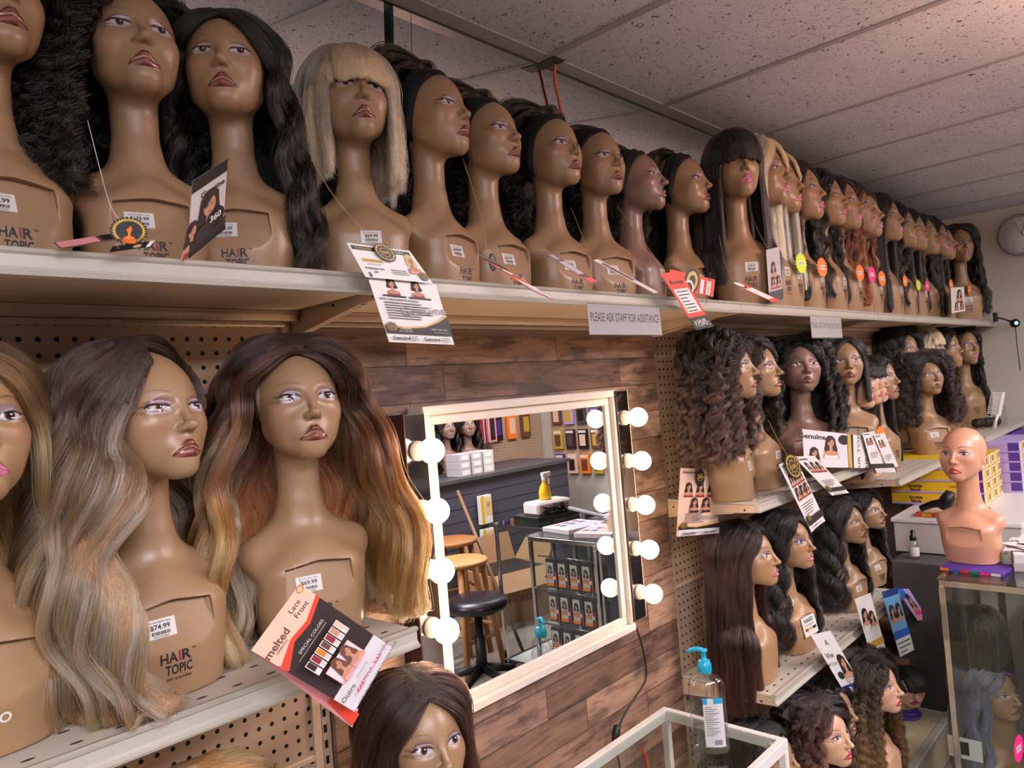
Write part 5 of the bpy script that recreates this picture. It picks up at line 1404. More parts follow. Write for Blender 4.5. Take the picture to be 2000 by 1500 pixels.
star('orange star tag, first one after the yellow star', 1606, 522, .036, .985, 'orange')
star('orange star tag, second one after the yellow star', 1680, 533, .034, .985, 'orange')
star('hot pink star tag partly behind an orange star', 1703, 536, .034, .985, 'hot')
star('orange star tag beside the hot pink one', 1723, 544, .034, .975, 'orange')
star('orange star tag left of the small neon yellow star', 1768, 549, .026, .985, 'orange')
star('small neon yellow star tag far along the top shelf', 1794, 557, .026, .985, 'neon')
star('small hot pink star tag far along the top shelf', 1811, 559, .026, .985, 'hot')
star('orange star tag behind the white product card', 1858, 556, .030, 1.00, 'orange')
star('orange star tag on the last head of the top shelf', 1894, 567, .034, .985, 'orange')
star('orange star tag on the middle shelf beside the pale heads', 1721, 858, .050, .965, 'orange', ry=1.1)

# ---- the big hanging card at the left shelf
t, c, tl = hang('large brown and pink card with colour swatches hanging over the left shelf edge', .915, ((585,1140),(766,1265),(490,1270)), mat='black', cat='hang tag', Y2=.905, string=[(560,1062,1.0),(566,1085,.96),(580,1120,.93),(592,1152,.916)])
h = c.h
B_ = lambda f: h*f
c.V, c.F, c.I, c.n, c.lay = [], [], [], 0, 0
c.poly([(.02,0),(.98,0),(1,.02),(1,B_(.98)),(.98,h),(.02,h),(0,B_(.98)),(0,.02)], 'hair_print', 0)
c.add([c.pt(u, v, -.0008) for u, v in ((.01,.01),(.99,.01),(.99,h-.01),(.01,h-.01))], [(3,2,1,0)], 'white')
c.poly([(.0,.0),(.20,0),(.26,B_(.35)),(.24,B_(.65)),(.34,B_(.98)),(.32,h),(0,h)], 'red')
c.poly([(.0,.0),(.16,0),(.22,B_(.35)),(.20,B_(.65)),(.26,B_(.98)),(.24,h),(0,h)], 'peach')
c.rect(.78,.0,1.0,h,'paper')
q = -math.pi/2
c.word('melted', .13, B_(.78), .085, 'brown_print', rot=q, bold=.02); c.word('HAIRLINE', .18, B_(.78), .028, 'brown_print', rot=q, lay=c.lay)
c.word('Lace', .07, B_(.28), .06, 'ink', rot=q, lay=c.lay); c.word('Front', .13, B_(.26), .06, 'ink', rot=q, lay=c.lay)
c.word('SPECIAL COLORS', .325, B_(.48), .036, 'white', rot=q, lay=c.lay); c.rect(.36,B_(.22),.363,B_(.82),'white', c.lay)
sw = ['maroon','darkred','orange','brown_print','skin_print','woodtone','orange']; hs = ['#5b1624']
for k in range(7):
    y0 = B_(.86-.105*k); c.rect(.395, y0-B_(.088), .535, y0, 'white', 40); c.rect(.402, y0-B_(.083), .485, y0-.006, ['maroon','darkred','orange','brown_print','darkred','skin_print','peach'][k], 41); c.lines(.492,.53,y0-B_(.07),y0-.02,3,'grey',k); c.lay = 41
c.rect(.57,B_(.28),.76,B_(.80),'pink', 42); c.rect(.575,B_(.29),.74,B_(.79),'paper', 43); c.lay = 43
def lady_r(c, cx, cy, k, **kw):   # portrait printed sideways
    P0 = c.pt; cc, sn = math.cos(-math.pi/2), math.sin(-math.pi/2)
    c.pt = lambda u, v, off: P0(cx + (v-cy), cy - (u-cx), off)
    c.lady(cx, cy, k, **kw); c.pt = P0
lady_r(c, .635, B_(.62), .13, hair='brown_print', top='pink'); lady_r(c, .635, B_(.42), .13, hair='brown_print', top='pink')
for y in (.30, .74):
    c.word('melted', .89, B_(y), .040, 'hot', rot=q, lay=50); c.word('KARMINA', .885, B_(y-.14 if y < .5 else y-.15), .045, 'darkred', rot=q, lay=50); c.word('DRFF2/BROWN SUGAR', .955, B_(y-.11), .028, 'ink', rot=q, lay=50)
c.word('Outre', .825, B_(.86), .060, 'ink', rot=q, lay=50); c.word('Distributed by', .815, B_(.5), .022, 'dgrey', rot=q, lay=50)
done(c, t)
b = MB(); b.add([at(492,1272,.925)-tl, at(520,1258,.925)-tl, at(700,1385,.925)-tl, at(688,1421,.925)-tl, at(620,1370,.925)-tl], [(0,1,2,3,4)], 'pink'); b.add([at(640,1372,.922)-tl, at(655,1352,.922)-tl, at(702,1395,.922)-tl, at(688,1418,.922)-tl], [(0,1,2,3)], 'red'); b.build('second_leaf', t)
b = MB(); b.tube([np.array(at(586,1150,.912)-tl)+np.array([.005*math.cos(a), 0, .005*math.sin(a)]) for a in np.linspace(0, 6.28, 14)], .0007, 'gold', 5); b.build('ring', t)

# ---- cards around the shelves right of the mirror
RG = 'hang tags on the shelves right of the mirror'
t, c, tl = hang('cream card with five portraits and a round 360 seal, hanging beside the mirror', 1.13, ((1329,914),(1407,917),(1321,1048)), h=1.75, mat='peach', group=RG, string=[(1377,880,1.14),(1372,900,1.135),(1366,922,1.129)])
h = c.h; c.word('Genuine', .22, .10, .10, 'ink', bold=.03); c.word('HAIR TOPIC', .78, .16, .07, 'ink', lay=c.lay)
for k in range(3): c.lady(.22+.28*k, .52, .24, top='darkred')
for k in range(2): c.lady(.36+.28*k, .92, .24, top='ink')
c.lines(.14,.75,1.18,1.40,6,'dgrey',4); c.word('Genuine', .72, 1.27, .22, 'grey'); c.poly([(0,h*.84),(.4,h*.87),(1,h*.82),(1,h*.91),(0,h*.91)],'gold'); c.poly([(0,h*.855),(.4,h*.885),(1,h*.84),(1,h*.91),(0,h*.91)],'ink'); c.rect(0,h*.91,1,h,'paper'); c.seal(.12,h*.845,.09)
for k in range(2): c.word('Genuine', .2+.5*k, h*.955, .09, 'ink', bold=.03, lay=60); c.word('HAIR TOPIC', .42+.5*k, h*.955, .045, 'ink', lay=60)
done(c, t)
p = at(1367,932,1.125)-tl; b = MB(); b.T = Matrix.Translation(p); b.prism([(.026*math.cos(a*math.pi/14), .026*math.sin(a*math.pi/14)) for a in range(28)], -.001, 0, 'ink', 'y'); V_, F_, w_ = text_polys('360', .03); b.add([(x*.020, -.0014, y*.020-.004) for x, y in V_], F_, 'gold')
b.tube([(.018*math.cos(a), -.0014, -.003+.007*math.sin(a)) for a in np.linspace(2.6, 6.8, 14)], .0009, 'gold', 4); b.T = Matrix.Identity(4); b.build('round_seal', t)
def whitecard(c, rows=2, cols=3, foot=True):
    h = c.h; c.word('Genuine', .3, .10, .13, 'ink', bold=.03)
    for r in range(rows):
        for k in range(cols): c.lady(.24+.27*k, h*(.24+.19*r), .26, top='darkred')
    c.lines(.14,.86,h*.60,h*.74,5,'dgrey',6)
    if foot: c.rect(0,h*.80,1,h*.90,'black'); c.seal(.15,h*.80,.11); c.lines(.1,.9,h*.93,h*.97,2,'ink',3)
t, c, tl = hang('long white card with six portraits slanting down off the shelf edge', .945, ((1521,908),(1552,889),(1585,1040)), h=2.3, mat='white', group=RG, string=[(1500,820,1.0),(1520,860,.97),(1542,895,.948)])
whitecard(c, 2, 3); c.seal(.55,.22,.42); done(c, t)
t, c, tl = hang('second long white card behind the slanting six-portrait one', .955, ((1550,892),(1590,890),(1625,968)), h=1.6, mat='white', group=RG)
whitecard(c, 1, 3); done(c, t)
t, c, tl = hang('wide card lying sideways showing a woman in white, gold strip at right', .962, ((1567,838),(1660,848),(1571,912)), h=0.85, mat='paper', group=RG)
h = c.h; c.word('Genuine', .18, .14, .16, 'ink', bold=.03); c.lady(.55,.30,.34,top='white'); c.lady(.20,.55,.26); c.disc(.84,.16,.12,'ink'); c.rect(.92,0,1,h,'gold'); done(c, t)
t, c, tl = hang('narrow black and white strip card right of the wide card', .961, ((1659,848),(1700,852),(1661,914)), mat='white', group=RG)
c.rect(0,0,.16,c.h,'black'); c.word('HAIR TOPIC', .4, c.h*.5, .16, 'ink', rot=q); c.word('HAIR TOPIC', .75, c.h*.5, .16, 'ink', rot=q, lay=c.lay); done(c, t)
t, c, tl = hang('white card with portraits leaning over the middle shelf front', .950, ((1684,846),(1708,842),(1702,912)), h=2.0, mat='white', group=RG)
whitecard(c, 1, 2, False); done(c, t)
t, c, tl = hang('white rounded card in front of the orange star on the middle shelf', .945, ((1706,850),(1727,845),(1735,917)), h=2.0, mat='white', group=RG)
whitecard(c, 1, 2, False); done(c, t)
t, c, tl = hang('white card with dark foot lying at the end of the upper right shelf', .94, ((1700,906),(1745,905),(1708,924)), mat='black', group=RG)
c.rect(.1,c.h*.5,.95,c.h,'white'); done(c, t)
t, c, tl = hang('white arrow-ended card with a long-haired woman, blue foot', .945, ((1583,1240),(1622,1232),(1655,1362)), h=2.3, mat='white', group=RG, string=[(1545,1190,1.0),(1560,1215,.97),(1582,1236,.946)])
h = c.h; c.word('A', .5, .35, .3, 'ink'); c.word('Vivi', .30, .78, .26, 'ink', bold=.02, lay=c.lay); c.word('WOW', .22, 1.08, .18, 'ink', lay=c.lay); c.lady(.72,1.2,.62,top='greypaper',long=1.3); c.disc(.30,h*.66,.14,'charcoal'); c.rect(0,h*.82,1,h,'navy'); c.disc(.35,h*.91,.12,'white'); c.disc(.72,h*.91,.12,'white',lay=c.lay); done(c, t)
t, c, tl = hang('white and gold card with two women, on the lower right shelf edge', .950, ((1669,1170),(1700,1158),(1706,1300)), h=3.0, mat='white', group=RG, string=[(1650,1120,1.02),(1665,1148,.97),(1682,1170,.951)])
h = c.h; c.lady(.32,h*.28,.55,long=1.3,top='white'); c.lady(.68,h*.34,.5,long=1.3,top='white'); c.rect(0,h*.66,1,h*.76,'gold'); c.lines(.1,.9,h*.82,h*.95,3,'ink',2); done(c, t)
t, c, tl = hang('blue card with two women, last but one on the lower right shelf', .950, ((1722,1156),(1752,1147),(1757,1283)), h=2.6, mat='sky', group=RG, string=[(1712,1110,1.03),(1720,1135,.98),(1735,1155,.951)])
h = c.h; c.rect(0,0,1,h*.10,'navy'); c.lady(.30,h*.34,.5,long=1.3,top='sky'); c.lady(.70,h*.34,.5,long=1.3,top='sky'); c.rect(0,h*.62,1,h*.74,'blue'); c.rect(0,h*.74,1,h,'white'); c.lines(.1,.9,h*.80,h*.94,3,'ink',2); done(c, t)
t, c, tl = hang('purple and pink pointed card at the end of the lower right shelf', .955, ((1751,1150),(1775,1150),(1792,1212)), h=1.5, mat='lilac', group=RG)
h = c.h; c.rect(0,0,.5,h*.3,'blue'); c.lady(.5,h*.4,.6,long=1.3,top='hot'); c.rect(0,h*.85,1,h,'pink'); done(c, t)
# the NAKED card slotted into the chest of a display head
for lab in ('display head with pink lips and a white lettered card on its chest',):
    X_, Y_, z_, s_, r_ = PLACED[lab]
    t = thing('slot_card', 'white lettered card slotted in the chest behind the long brown wig', 'card', (X_, Y_, z_), r_)
    b = MB(); t0 = Matrix.Translation((0, -.0565, .092*s_)) @ Matrix.Rotation(math.radians(-12), 4, 'X'); b.T = t0
    b.box((-.045, -.0008, -.030), (.045, 0, .032), 'white'); V_, F_, w_ = text_polys('NAKED', .02); b.add([(x*.060/w_, -.0011, y*.017+.012) for x, y in V_], F_, 'ink')
    V_, F_, w_ = text_polys('100% HUMAN HAIR'); b.add([(x*.06/w_, -.0011, y*.006+.001) for x, y in V_], F_, 'ink'); b.box((-.035,-.0011,-.014),(-.015,-.0009,-.006),'darkred'); b.box((-.010,-.0011,-.014),(.010,-.0009,-.006),'gold'); b.box((.015,-.0011,-.014),(.038,-.0009,-.006),'ink'); b.build('card', t)
# ------------------------------------------------------------------ white framed glass table and the hand sanitizer
TT = -.93
t = thing('glass_table', 'white metal framed glass-top display table below the lit mirror', 'table', (1.25, .85, FLOOR)); ht = TT-FLOOR; L, D = .575, .365
b = MB(); wd = .020
for (x0,y0,x1,y1) in ((0,0,L,wd),(0,D-wd,L,D),(0,wd,wd,D-wd),(L-wd,wd,L,D-wd)):
    b.box((x0,y0,ht-.030),(x1,y1,ht-.0005),'white',.0015)
b.build('top_frame', t)
for x in (0, L-wd):
    for y in (0, D-wd): b = MB(); b.box((x,y,0),(x+wd,y+wd,ht-.030),'white',.0015); b.build('leg', t)
b = MB(); b.box((wd*.6,wd*.6,ht-.006),(L-wd*.6,D-wd*.6,ht-.001),'glass'); b.build('glass_top', t)
b = MB(); b.box((wd,wd,.38),(L-wd,D-wd,.386),'glass'); b.build('glass_shelf', t)
b = MB(); b.lathe([(.007,0),(.007,.004)],'white',(wd+.012,D-wd-.012,ht-.012),12); b.lathe([(.007,0),(.007,.004)],'white',(L-wd-.012,wd+.012,ht-.012),12); b.build('glass_pads', t)
p = at(1390, 1466, Z=TT)
t = thing('hand_sanitizer', 'clear pump bottle of hand sanitizer with turquoise pump on the glass table', 'bottle', tuple(p), math.radians(-60))
def oval(prof, m, sx, sy, nm, par, seg=28, e=.72):
    b = MB(); V = []
    for r, z in prof:
        for k in range(seg):
            a = 2*math.pi*k/seg; c_, s_ = math.cos(a), math.sin(a)
            V.append((r*sx*np.sign(c_)*abs(c_)**e, r*sy*np.sign(s_)*abs(s_)**e, z))
    n = len(prof); F = [(i*seg+k, i*seg+(k+1) % seg, (i+1)*seg+(k+1) % seg, (i+1)*seg+k) for i in range(n-1) for k in range(seg)] + [tuple(range(seg-1,-1,-1)), tuple((n-1)*seg+k for k in range(seg))]
    b.add(V, F, m, True); return b.build(nm, par)
body = [(.80,.001),(.93,.004),(1,.012),(1,.05),(.97,.09),(.97,.13),(1,.150),(.97,.165),(.86,.178),(.62,.188),(.36,.193),(.30,.196),(.30,.202)]
bo = oval(body, 'bottle', .046, .028, 'bottle_body', t)
oval([(.76,.004),(.90,.007),(.96,.014),(.96,.05),(.94,.062)], 'gel', .0440, .0262, 'gel', t)
lb = MB()
def lab(x0,x1,z0,z1,m,off): 
    n = 8; V = []
    for j in (z0, z1):
        for i in range(n+1):
            x = x0+(x1-x0)*i/n; xx = min(1, abs(x)/.0462); y = -.0283*(max(0, 1-xx**(2/.72)))**(.72/2) - off
            V.append((x, y, j))
    lb.add(V, [(i, i+1, n+2+i, n+1+i) for i in range(n)], m, True)
lab(-.012,.036,.022,.142,'paper',.0006); lab(-.012,-.001,.127,.1425,'labelblue',.0009); lab(.014,.036,.129,.1425,'labelblue',.0009)
for k in range(16): lab(-.008, .010+.020*((k*7) % 5)/5, .050+.0046*k, .0513+.0046*k, 'dgrey', .0009)
for k in range(8): lab(.010+.0024*k, .0112+.0024*k, .028, .040, 'ink', .0009)
lb.build('label', t)
b = MB(); b.lathe([(.0165,.198),(.0170,.199),(.0170,.218),(.0150,.220),(.0150,.226),(.0120,.2275),(.0085,.228),(.0065,.229),(.0060,.246),(.0085,.248),(.010,.250),(.010,.254),(.003,.2565)], 'cyan', seg=26)
for k in range(20):
    a = 2*math.pi*k/20; b.box((.0165*math.cos(a)-.0008,.0165*math.sin(a)-.0008,.200),(.0165*math.cos(a)+.0012,.0165*math.sin(a)+.0012,.217),'cyan')
b.tube([(0,0,.2515),(-.012,0,.2545),(-.024,0,.2545),(-.036,0,.250),(-.041,0,.246)], [.0065,.0062,.0052,.0042,.0032], 'cyan', 12); b.build('pump', t)
b = MB(); b.tube([(0,0,.20),(0,0,.10),(-.012,.004,.008)], .003, 'film', 8); b.build('dip_tube', t)

# ------------------------------------------------------------------ glass showcase run and what stands on it
sx, sy, sz_ = SC
def showcase(x0, x1, y0, y1, label, backm, nshelf=(.55,)):
    t = thing('glass_showcase', label, 'showcase', (x0, y0, FLOOR)); Lx, Ly, hh_ = x1-x0, y1-y0, sz_-FLOOR
    b = MB(); w_ = .018
    for x in (0, Lx-w_):
        for y in (0, Ly-w_): b.box((x,y,0),(x+w_,y+w_,hh_-.028),'chrome',.0015)
    for z0_, z1_ in ((hh_-.028, hh_-.006), (.10, .125)):
        b.box((0,0,z0_),(Lx,w_,z1_),'chrome',.0015); b.box((0,Ly-w_,z0_),(Lx,Ly,z1_),'chrome',.0015); b.box((0,w_,z0_),(w_,Ly-w_,z1_),'chrome',.0015); b.box((Lx-w_,w_,z0_),(Lx,Ly-w_,z1_),'chrome',.0015)
    b.build('chrome_frame', t)
    b = MB(); b.box((-.004,-.004,hh_-.006),(Lx+.004,Ly+.004,hh_),'glass'); b.build('glass_top', t)
    b = MB(); b.box((.003,w_,.125),(.007,Ly-w_,hh_-.028),'glass'); b.build('front_pane', t)
    b = MB(); b.box((w_,Ly-.008,.125),(Lx-w_,Ly-.004,hh_-.028),'glass'); b.build('side_pane', t)
    b = MB(); b.box((Lx-.010,w_,.125),(Lx-.004,Ly-w_,hh_-.03),backm); b.build('back_panel', t)
    b = MB(); b.box((.004,.004,0),(Lx-.004,Ly-.004,.10),'ink'); b.build('plinth', t)
    b = MB(); b.box((w_,w_,.118),(Lx-w_,Ly-w_,.122),'offwhite'); b.build('floor_board', t)
    for y in (Ly*.42, Ly*.74):
        b = MB(); b.box((Lx-.024,y-.010,.14),(Lx-.0105,y+.010,hh_-.05),'chrome')
        for k in range(16): b.box((Lx-.0246,y-.003,.18+.04*k),(Lx-.0238,y+.003,.20+.04*k),'ink')
        b.build('slotted_standard', t)
    for y, z in ((Ly*.42,.60),(Ly*.74,.62)):
        b = MB(); b.tube([(Lx-.026,y,z),(Lx-.10,y,z+.01),(Lx-.30,y,z-.035)], .0035, 'chrome', 8); b.ball((Lx-.30,y,z-.033), .008, 'chrome', 10, 6); b.ball((Lx-.12,y,z+.008), .007, 'chrome', 10, 6); b.build('shelf_bracket', t)
    return t
showcase(sx, 3.22, .365, sy, 'chrome framed glass showcase under the bald head, grey wig inside', 'offwhite')
sc2 = showcase(2.80, 3.30, -.10, .36, 'glass counter with rows of packaged hair, seen in the mirror', 'slat')
sc3 = showcase(3.00, 3.50, -.54, -.105, 'empty glass counter next to the packaged hair one, seen in the mirror', 'slat')
for r_, (z0, lb) in enumerate(((-.985, 'upper'), (-1.155, 'middle'), (-1.33, 'lower'))):
    for k in range(5):
        y = .315 - .076*k
        ordn = ['nearest the wall', 'second', 'third', 'fourth', 'last'][k]
        t = thing('hair_package', 'packaged crochet hair with portrait, %s row, %s, seen in the mirror' % (lb, ordn), 'package', (2.835, y, z0), math.radians(-90), 'packaged hair in the glass counter')
        c = Card((-.034,0,.145),(.034,0,.145),(-.034,0,0) if False else (-.034,0,-.0), 2.1, 'ink')
        c.V, c.F, c.I, c.n = [], [], [], 0; c.o = np.array((-.034,0,.145)); c.a = np.array((.068,0,0)); c.b = np.array((0,0,-.145)); c.nv = np.array((0,-1.0,0)); c.lay = 0
        c.rect(0,0,1,2.1,'charcoal',0); c.rect(.30,.25,.95,1.95,'offwhite'); c.lady(.62,.85,.62,top='orange',long=.5); c.rect(.30,1.72,.95,1.95,'orange',20); c.rect(.0,.9,.10,2.0,'red',20); c.rect(.05,1.2,.28,1.45,'white',20); c.build('front_print', t)
        b = MB(); b.box((-.034,.0004,0),(.034,.020,.145),'hair_print',.004); b.build('hair_bundle', t)
for r_, z in enumerate((-.832, -1.002, -1.177)):
    b = MB(); b.tube([(2.845, .345, z), (2.845, -.08, z)], .0035, 'chrome', 8); tag(b.build('hanging_rod'), 'chrome rod carrying %s row of packaged hair' % ('top', 'middle', 'bottom')[r_], 'rod')
# things on the showcase
t = thing('magazine', 'thin colourful magazine under the base of the bald head', 'magazine', (2.90, .62, sz_+.0003), math.radians(-98))
b = MB(); b.box((-.095,-.075,0),(.095,.070,.011),'purple',.001); b.build('pages', t)
b = MB()
for k, m in enumerate(('orange','blue','red','teal','hot','white')): b.box((-.092+.031*k,-.0758,.001),(-.064+.031*k,-.0748,.010),m)
b.build('spine_print', t)
t = thing('paper_ream', 'thick white block of paper behind the bald head', 'paper', (3.02, .42, sz_+.0003), math.radians(-78))
b = MB(); b.box((-.12,-.09,0),(.12,.09,.028),'greypaper',.001); b.box((-.118,-.088,.028),(.118,.088,.056),'paper',.001); b.build('pages', t)
r = random.Random(8)
for k in range(6):
    t = thing('paper_sheet', 'loose white paper sheet on the block of paper, ' + ('lowest', 'second from bottom', 'third from bottom', 'third from top', 'second from top', 'topmost')[k], 'paper', (3.06+.01*k, .42-.012*k, sz_+.058+.0045*k), math.radians(-70+r.uniform(-30, 30)), 'loose sheets on the showcase')
    b = MB(); n = 8; V = []
    for i in range(n+1):
        for j in (0, 1): V.append((-.14+.28*i/n, -.10+.20*j, .0025*math.sin(i*.9+k)+.0015*j))
    b.add(V, [(2*i, 2*i+2, 2*i+3, 2*i+1) for i in range(n)], 'paper', True); b.build('sheet', t)
star('hot pink star tag at the grey wig in the showcase', 1990, 1462, .040, .47, 'hot')
c = MB(); o_ = at(1885, 1462, X=2.80); c.box((-.001,-.05,-.035),(0,.05,.035),'white'); c.box((-.0016,-.012,-.022),(-.001,.020,.022),'ink'); t = tag(c.build('product_card', None, tuple(o_)), 'white card with dark seal at the bottom of the showcase', 'card')

# ------------------------------------------------------------------ desk with wig boxes behind the bald head
t = thing('white_desk', 'white desk or counter behind the bald head', 'desk', (3.60, .60, FLOOR)); hd = -.695-FLOOR
b = MB(); b.box((0,0,hd-.018),(1.95,.50,hd),'white',.002); b.build('desk_top', t)
b = MB(); b.box((.006,.006,hd-.150),(1.94,.49,hd-.0185),'offwhite',.002); b.build('drawer_box', t)
b = MB(); b.box((.0,.02,0),(.03,.48,hd-.151),'ink'); b.build('side_panel', t); b = MB(); b.box((1.90,.02,0),(1.93,.48,hd-.151),'ink'); b.build('side_panel', t)
t = thing('black_cabinet', 'low dark cabinet beneath the white desk', 'cabinet', (3.42, .70, FLOOR)); b = MB(); b.box((0,0,0),(.17,.36,.774),'dgrey',.004); b.build('body', t)
b = MB(); b.box((-.002,.06,.70),(0,.18,.715),'chrome'); b.build('handle', t)
p = (3.50, .985, -.8455)
t = thing('spray_bottle', 'small clear spray bottle with black nozzle and white label', 'bottle', p)
b = MB(); b.lathe([(.017,0),(.020,.003),(.020,.058),(.017,.070),(.010,.076),(.009,.080)], 'bottle', seg=20); b.build('bottle_body', t)
b = MB(); b.lathe([(.0205,.012),(.0206,.013),(.0206,.045),(.0205,.046)], 'white', seg=20); b.build('label', t)
b = MB(); b.lathe([(.013,.078),(.013,.095),(.009,.098),(.009,.118),(.004,.122)], 'black', seg=16); b.box((-.014,-.004,.108),(0,.004,.116),'black'); b.build('nozzle', t)
t = thing('magazine', 'red and orange magazine pile on the white desk', 'magazine', (3.66, .88, -.6945)); b = MB(); b.box((0,-.12,0),(.22,.13,.018),'red',.001); b.box((0,-.12,.0185),(.20,.12,.024),'peach',.001); b.build('pages', t)
b = MB(); 
for k, m in enumerate(('orange','gold','orange','yellow')): b.box((-.0008,-.10+.055*k,.003),(0,-.06+.055*k,.015),m)
b.build('cover_print', t)
t = thing('barcode_scanner', 'black handheld barcode scanner on the white desk', 'scanner', (3.66, .985, -.6695), math.radians(-100))
b = MB(); b.tube([(.0,0,.012),(.05,0,.035),(.12,0,.050)], [.014,.016,.019], 'black', 14); b.build('grip', t)
b = MB(); b.tube([(.095,0,.02),(.115,0,.06),(.13,0,.092)], [.026,.030,.020], 'black', 16); b.build('head', t)
def labelbox(x0, y0, z0, dx, dy, dz, lbl, grp, txt=None, m='yellow'):
    t = thing('wig_box', lbl, 'box', (x0, y0, z0), 0, grp)
    b = MB(); b.box((0,0,0),(dx,dy,dz),m,.0015); b.build('carton', t)
    b = MB(); b.box((-.0008,0,0),(0,dy,dz*.16),'lilac'); b.box((-.0008,0,dz*.16),(0,dy*.14,dz),'purple')
    n = max(2, int(dx/.12))
    for k in range(n):
        xa = dx*(k+.12)/n; xb = dx*(k+.88)/n
        b.box((xa,-.0008,dz*.05),(xb,0,dz*.95),'paper'); b.box((xa+(xb-xa)*.25,-.0014,dz*.15),(xa+(xb-xa)*.75,-.0008,dz*.85),'yellow'); b.box((xa+(xb-xa)*.78,-.0014,dz*.3),(xa+(xb-xa)*.95,-.0008,dz*.8),'purple')
    if txt:
        for wd_, zz in (('butta', .60), ('lace', .28)):
            V, F, w_ = text_polys(wd_, .03); s_ = dz*.42; b.add([(-.0012, dy*.72 - x*s_*1.25, y*s_+dz*zz-dz*.10) for x, y in V], F, 'maroon')
        V, F, w_ = text_polys('UNIT'); b.add([(-.0012, dy*.30 - x*dz*.35, y*dz*.3+dz*.5) for x, y in V], F, 'maroon')
    b.build('printed_label', t); return t
names = ['bottom', 'second', 'third', 'fourth', 'top']
for k in range(4): labelbox(3.98, .80, -.694+.056*k, .42, .40, .054, 'yellow lettered wig box, %s of the pile behind the bald head' % ('bottom', 'second', 'third', 'top')[k], 'yellow wig boxes', True)
for k in range(5): labelbox(4.42, .72, -.694+.050*k, .46, .34, .048, 'purple and white tray with yellow packs, %s of the pile right of the bald head' % names[k], 'purple trays of packs', None, 'lilac')
for k in range(5): labelbox(4.92, .62, -.694+.048*k, .52, .30, .046, 'purple tray with yellow packs at the right frame edge, %s of its pile' % names[k], 'purple trays at the right edge', None, 'purple')
for k in range(7): labelbox(4.10+.0*k, .50, -1.60+.115*k, .9, .09, .11, 'purple and yellow pack tray leaning before the desk, layer %s' % ('one, lowest','two','three','four','five','six','seven, uppermost')[k], 'pack trays before the desk', None, 'lilac')

# low dark shelves and carton beyond the lower right heads
for k, z in enumerate((-1.10, -1.26)):
    b = MB(); b.box((3.33, 1.02, z-.02), (4.50, 1.295, z), 'woodtone', .002); tag(b.build('low_shelf'), ('upper' if k == 0 else 'lower') + ' dim low shelf beyond the lower right display heads', 'shelf')
b = MB(); b.box((3.80, 1.00, -1.4545), (4.10, 1.16, -1.37), 'green', .003); tag(b.build('green_carton'), 'green carton on the dim bottom shelf', 'box')
t = thing('cord_coil', 'loop of red cord on the floor near the purple scarf', 'cord', (3.45, .82, FLOOR+.006)); b = MB(); b.tube([(.09*math.cos(a), .06*math.sin(a), .002*math.sin(3*a)) for a in np.linspace(0, 6.1, 30)], .005, 'cord'); b.build('loop', t)

# scarf and top on the pixie head
X_, Y_, z_, s_, r_ = PLACED['display head in purple scarf and white top near the floor']
def cloth(name, label, cat, fn, lo, hi, m, step=.004):
    X = np.arange(-.15, .15, step); Y = np.arange(-.13, .14, step); Z = np.arange(lo-.02, hi+.02, step)
    x, y, z = np.meshgrid(X, Y, Z, indexing='ij'); F = fn(x, y, z).astype(np.float32); V, Q = surface_nets(F, X, Y, Z)
    o = link(name, new_mesh(name, V, Q, [M[m]]), None, (X_, Y_, z_)); o.rotation_euler = (0, 0, r_); o.scale = (1, 1, s_); tag(o, label, cat)
cloth('shirt', 'white shirt stretched over the pixie display head bust', 'shirt', lambda x, y, z: np.maximum(np.maximum(sdf_bust(x, y, z, False)-.0035, -sdf_bust(x, y, z, False)), np.maximum(z-.150, .012-z)), .01, .15, 'white')
cloth('scarf', 'bright purple scarf wrapped round the pixie display head neck', 'scarf', lambda x, y, z: np.maximum(np.maximum(sdf_bust(x, y, z, False)-.013-.004*np.sin(z*260+x*60), -sdf_bust(x, y, z, False)-.0), np.maximum(z-.245+.25*y, .150-z)), .14, .27, 'purple')

# ------------------------------------------------------------------ comb, clock, webcam
p = at(1937, 838, Z=-.4135); p = np.array((4.86, .900, -.414))
t = thing('comb', 'large white wide-tooth comb standing on the far shelf', 'comb', tuple(p), math.radians(-62)); t.rotation_euler = (0, math.radians(14), math.radians(-62))
b = MB(); b.tube([(0,0,.006),(0,0,.05),(.004,0,.085)], [.011,.008,.009], 'white', 12); b.build('handle', t)
b = MB(); b.box((.002,-.004,.080),(.020,.004,.215),'white',.002); b.build('spine', t)
for k in range(13): b = MB(); b.box((-.050,-.0018,.086+.0098*k),(.003,.0018,.0895+.0098*k),'white'); b.build('tooth', t)
t = thing('clear_bag', 'clear plastic bag of black hair at the foot of the white comb', 'bag', (5.02, .965, -.414), math.radians(-40))
b = MB(); b.box((-.10,-.05,.0),(.10,.05,.125),'film',.01); b.build('plastic', t)
b = MB(); 
for k in range(5): b.ball((-.06+.03*k, .01*(k % 2), .030), (.028,.03,.028), 'hair_print', 12, 8)
b.build('hair', t)
p = at(1996, 458, X=ENDX-.022)
t = thing('wall_clock', 'round wall clock with grey rim on the end wall, cut by the frame', 'clock', tuple(p)); t.rotation_euler = (0, 0, math.radians(-90))
b = MB(); b.T = Matrix.Rotation(math.pi/2, 4, 'X'); b.lathe([(.125,-.018),(.125,.001)], 'dgrey', seg=40); b.T = Matrix.Identity(4); b.tube([(.122*math.cos(a), -.008, .122*math.sin(a)) for a in np.linspace(0, 2*math.pi, 49)], .009, 'grey', 8); b.build('rim', t)
b = MB(); b.T = Matrix.Rotation(math.pi/2, 4, 'X'); b.lathe([(.117,.002),(.117,.008)], 'clockface', seg=40); b.build('face', t)
b = MB()
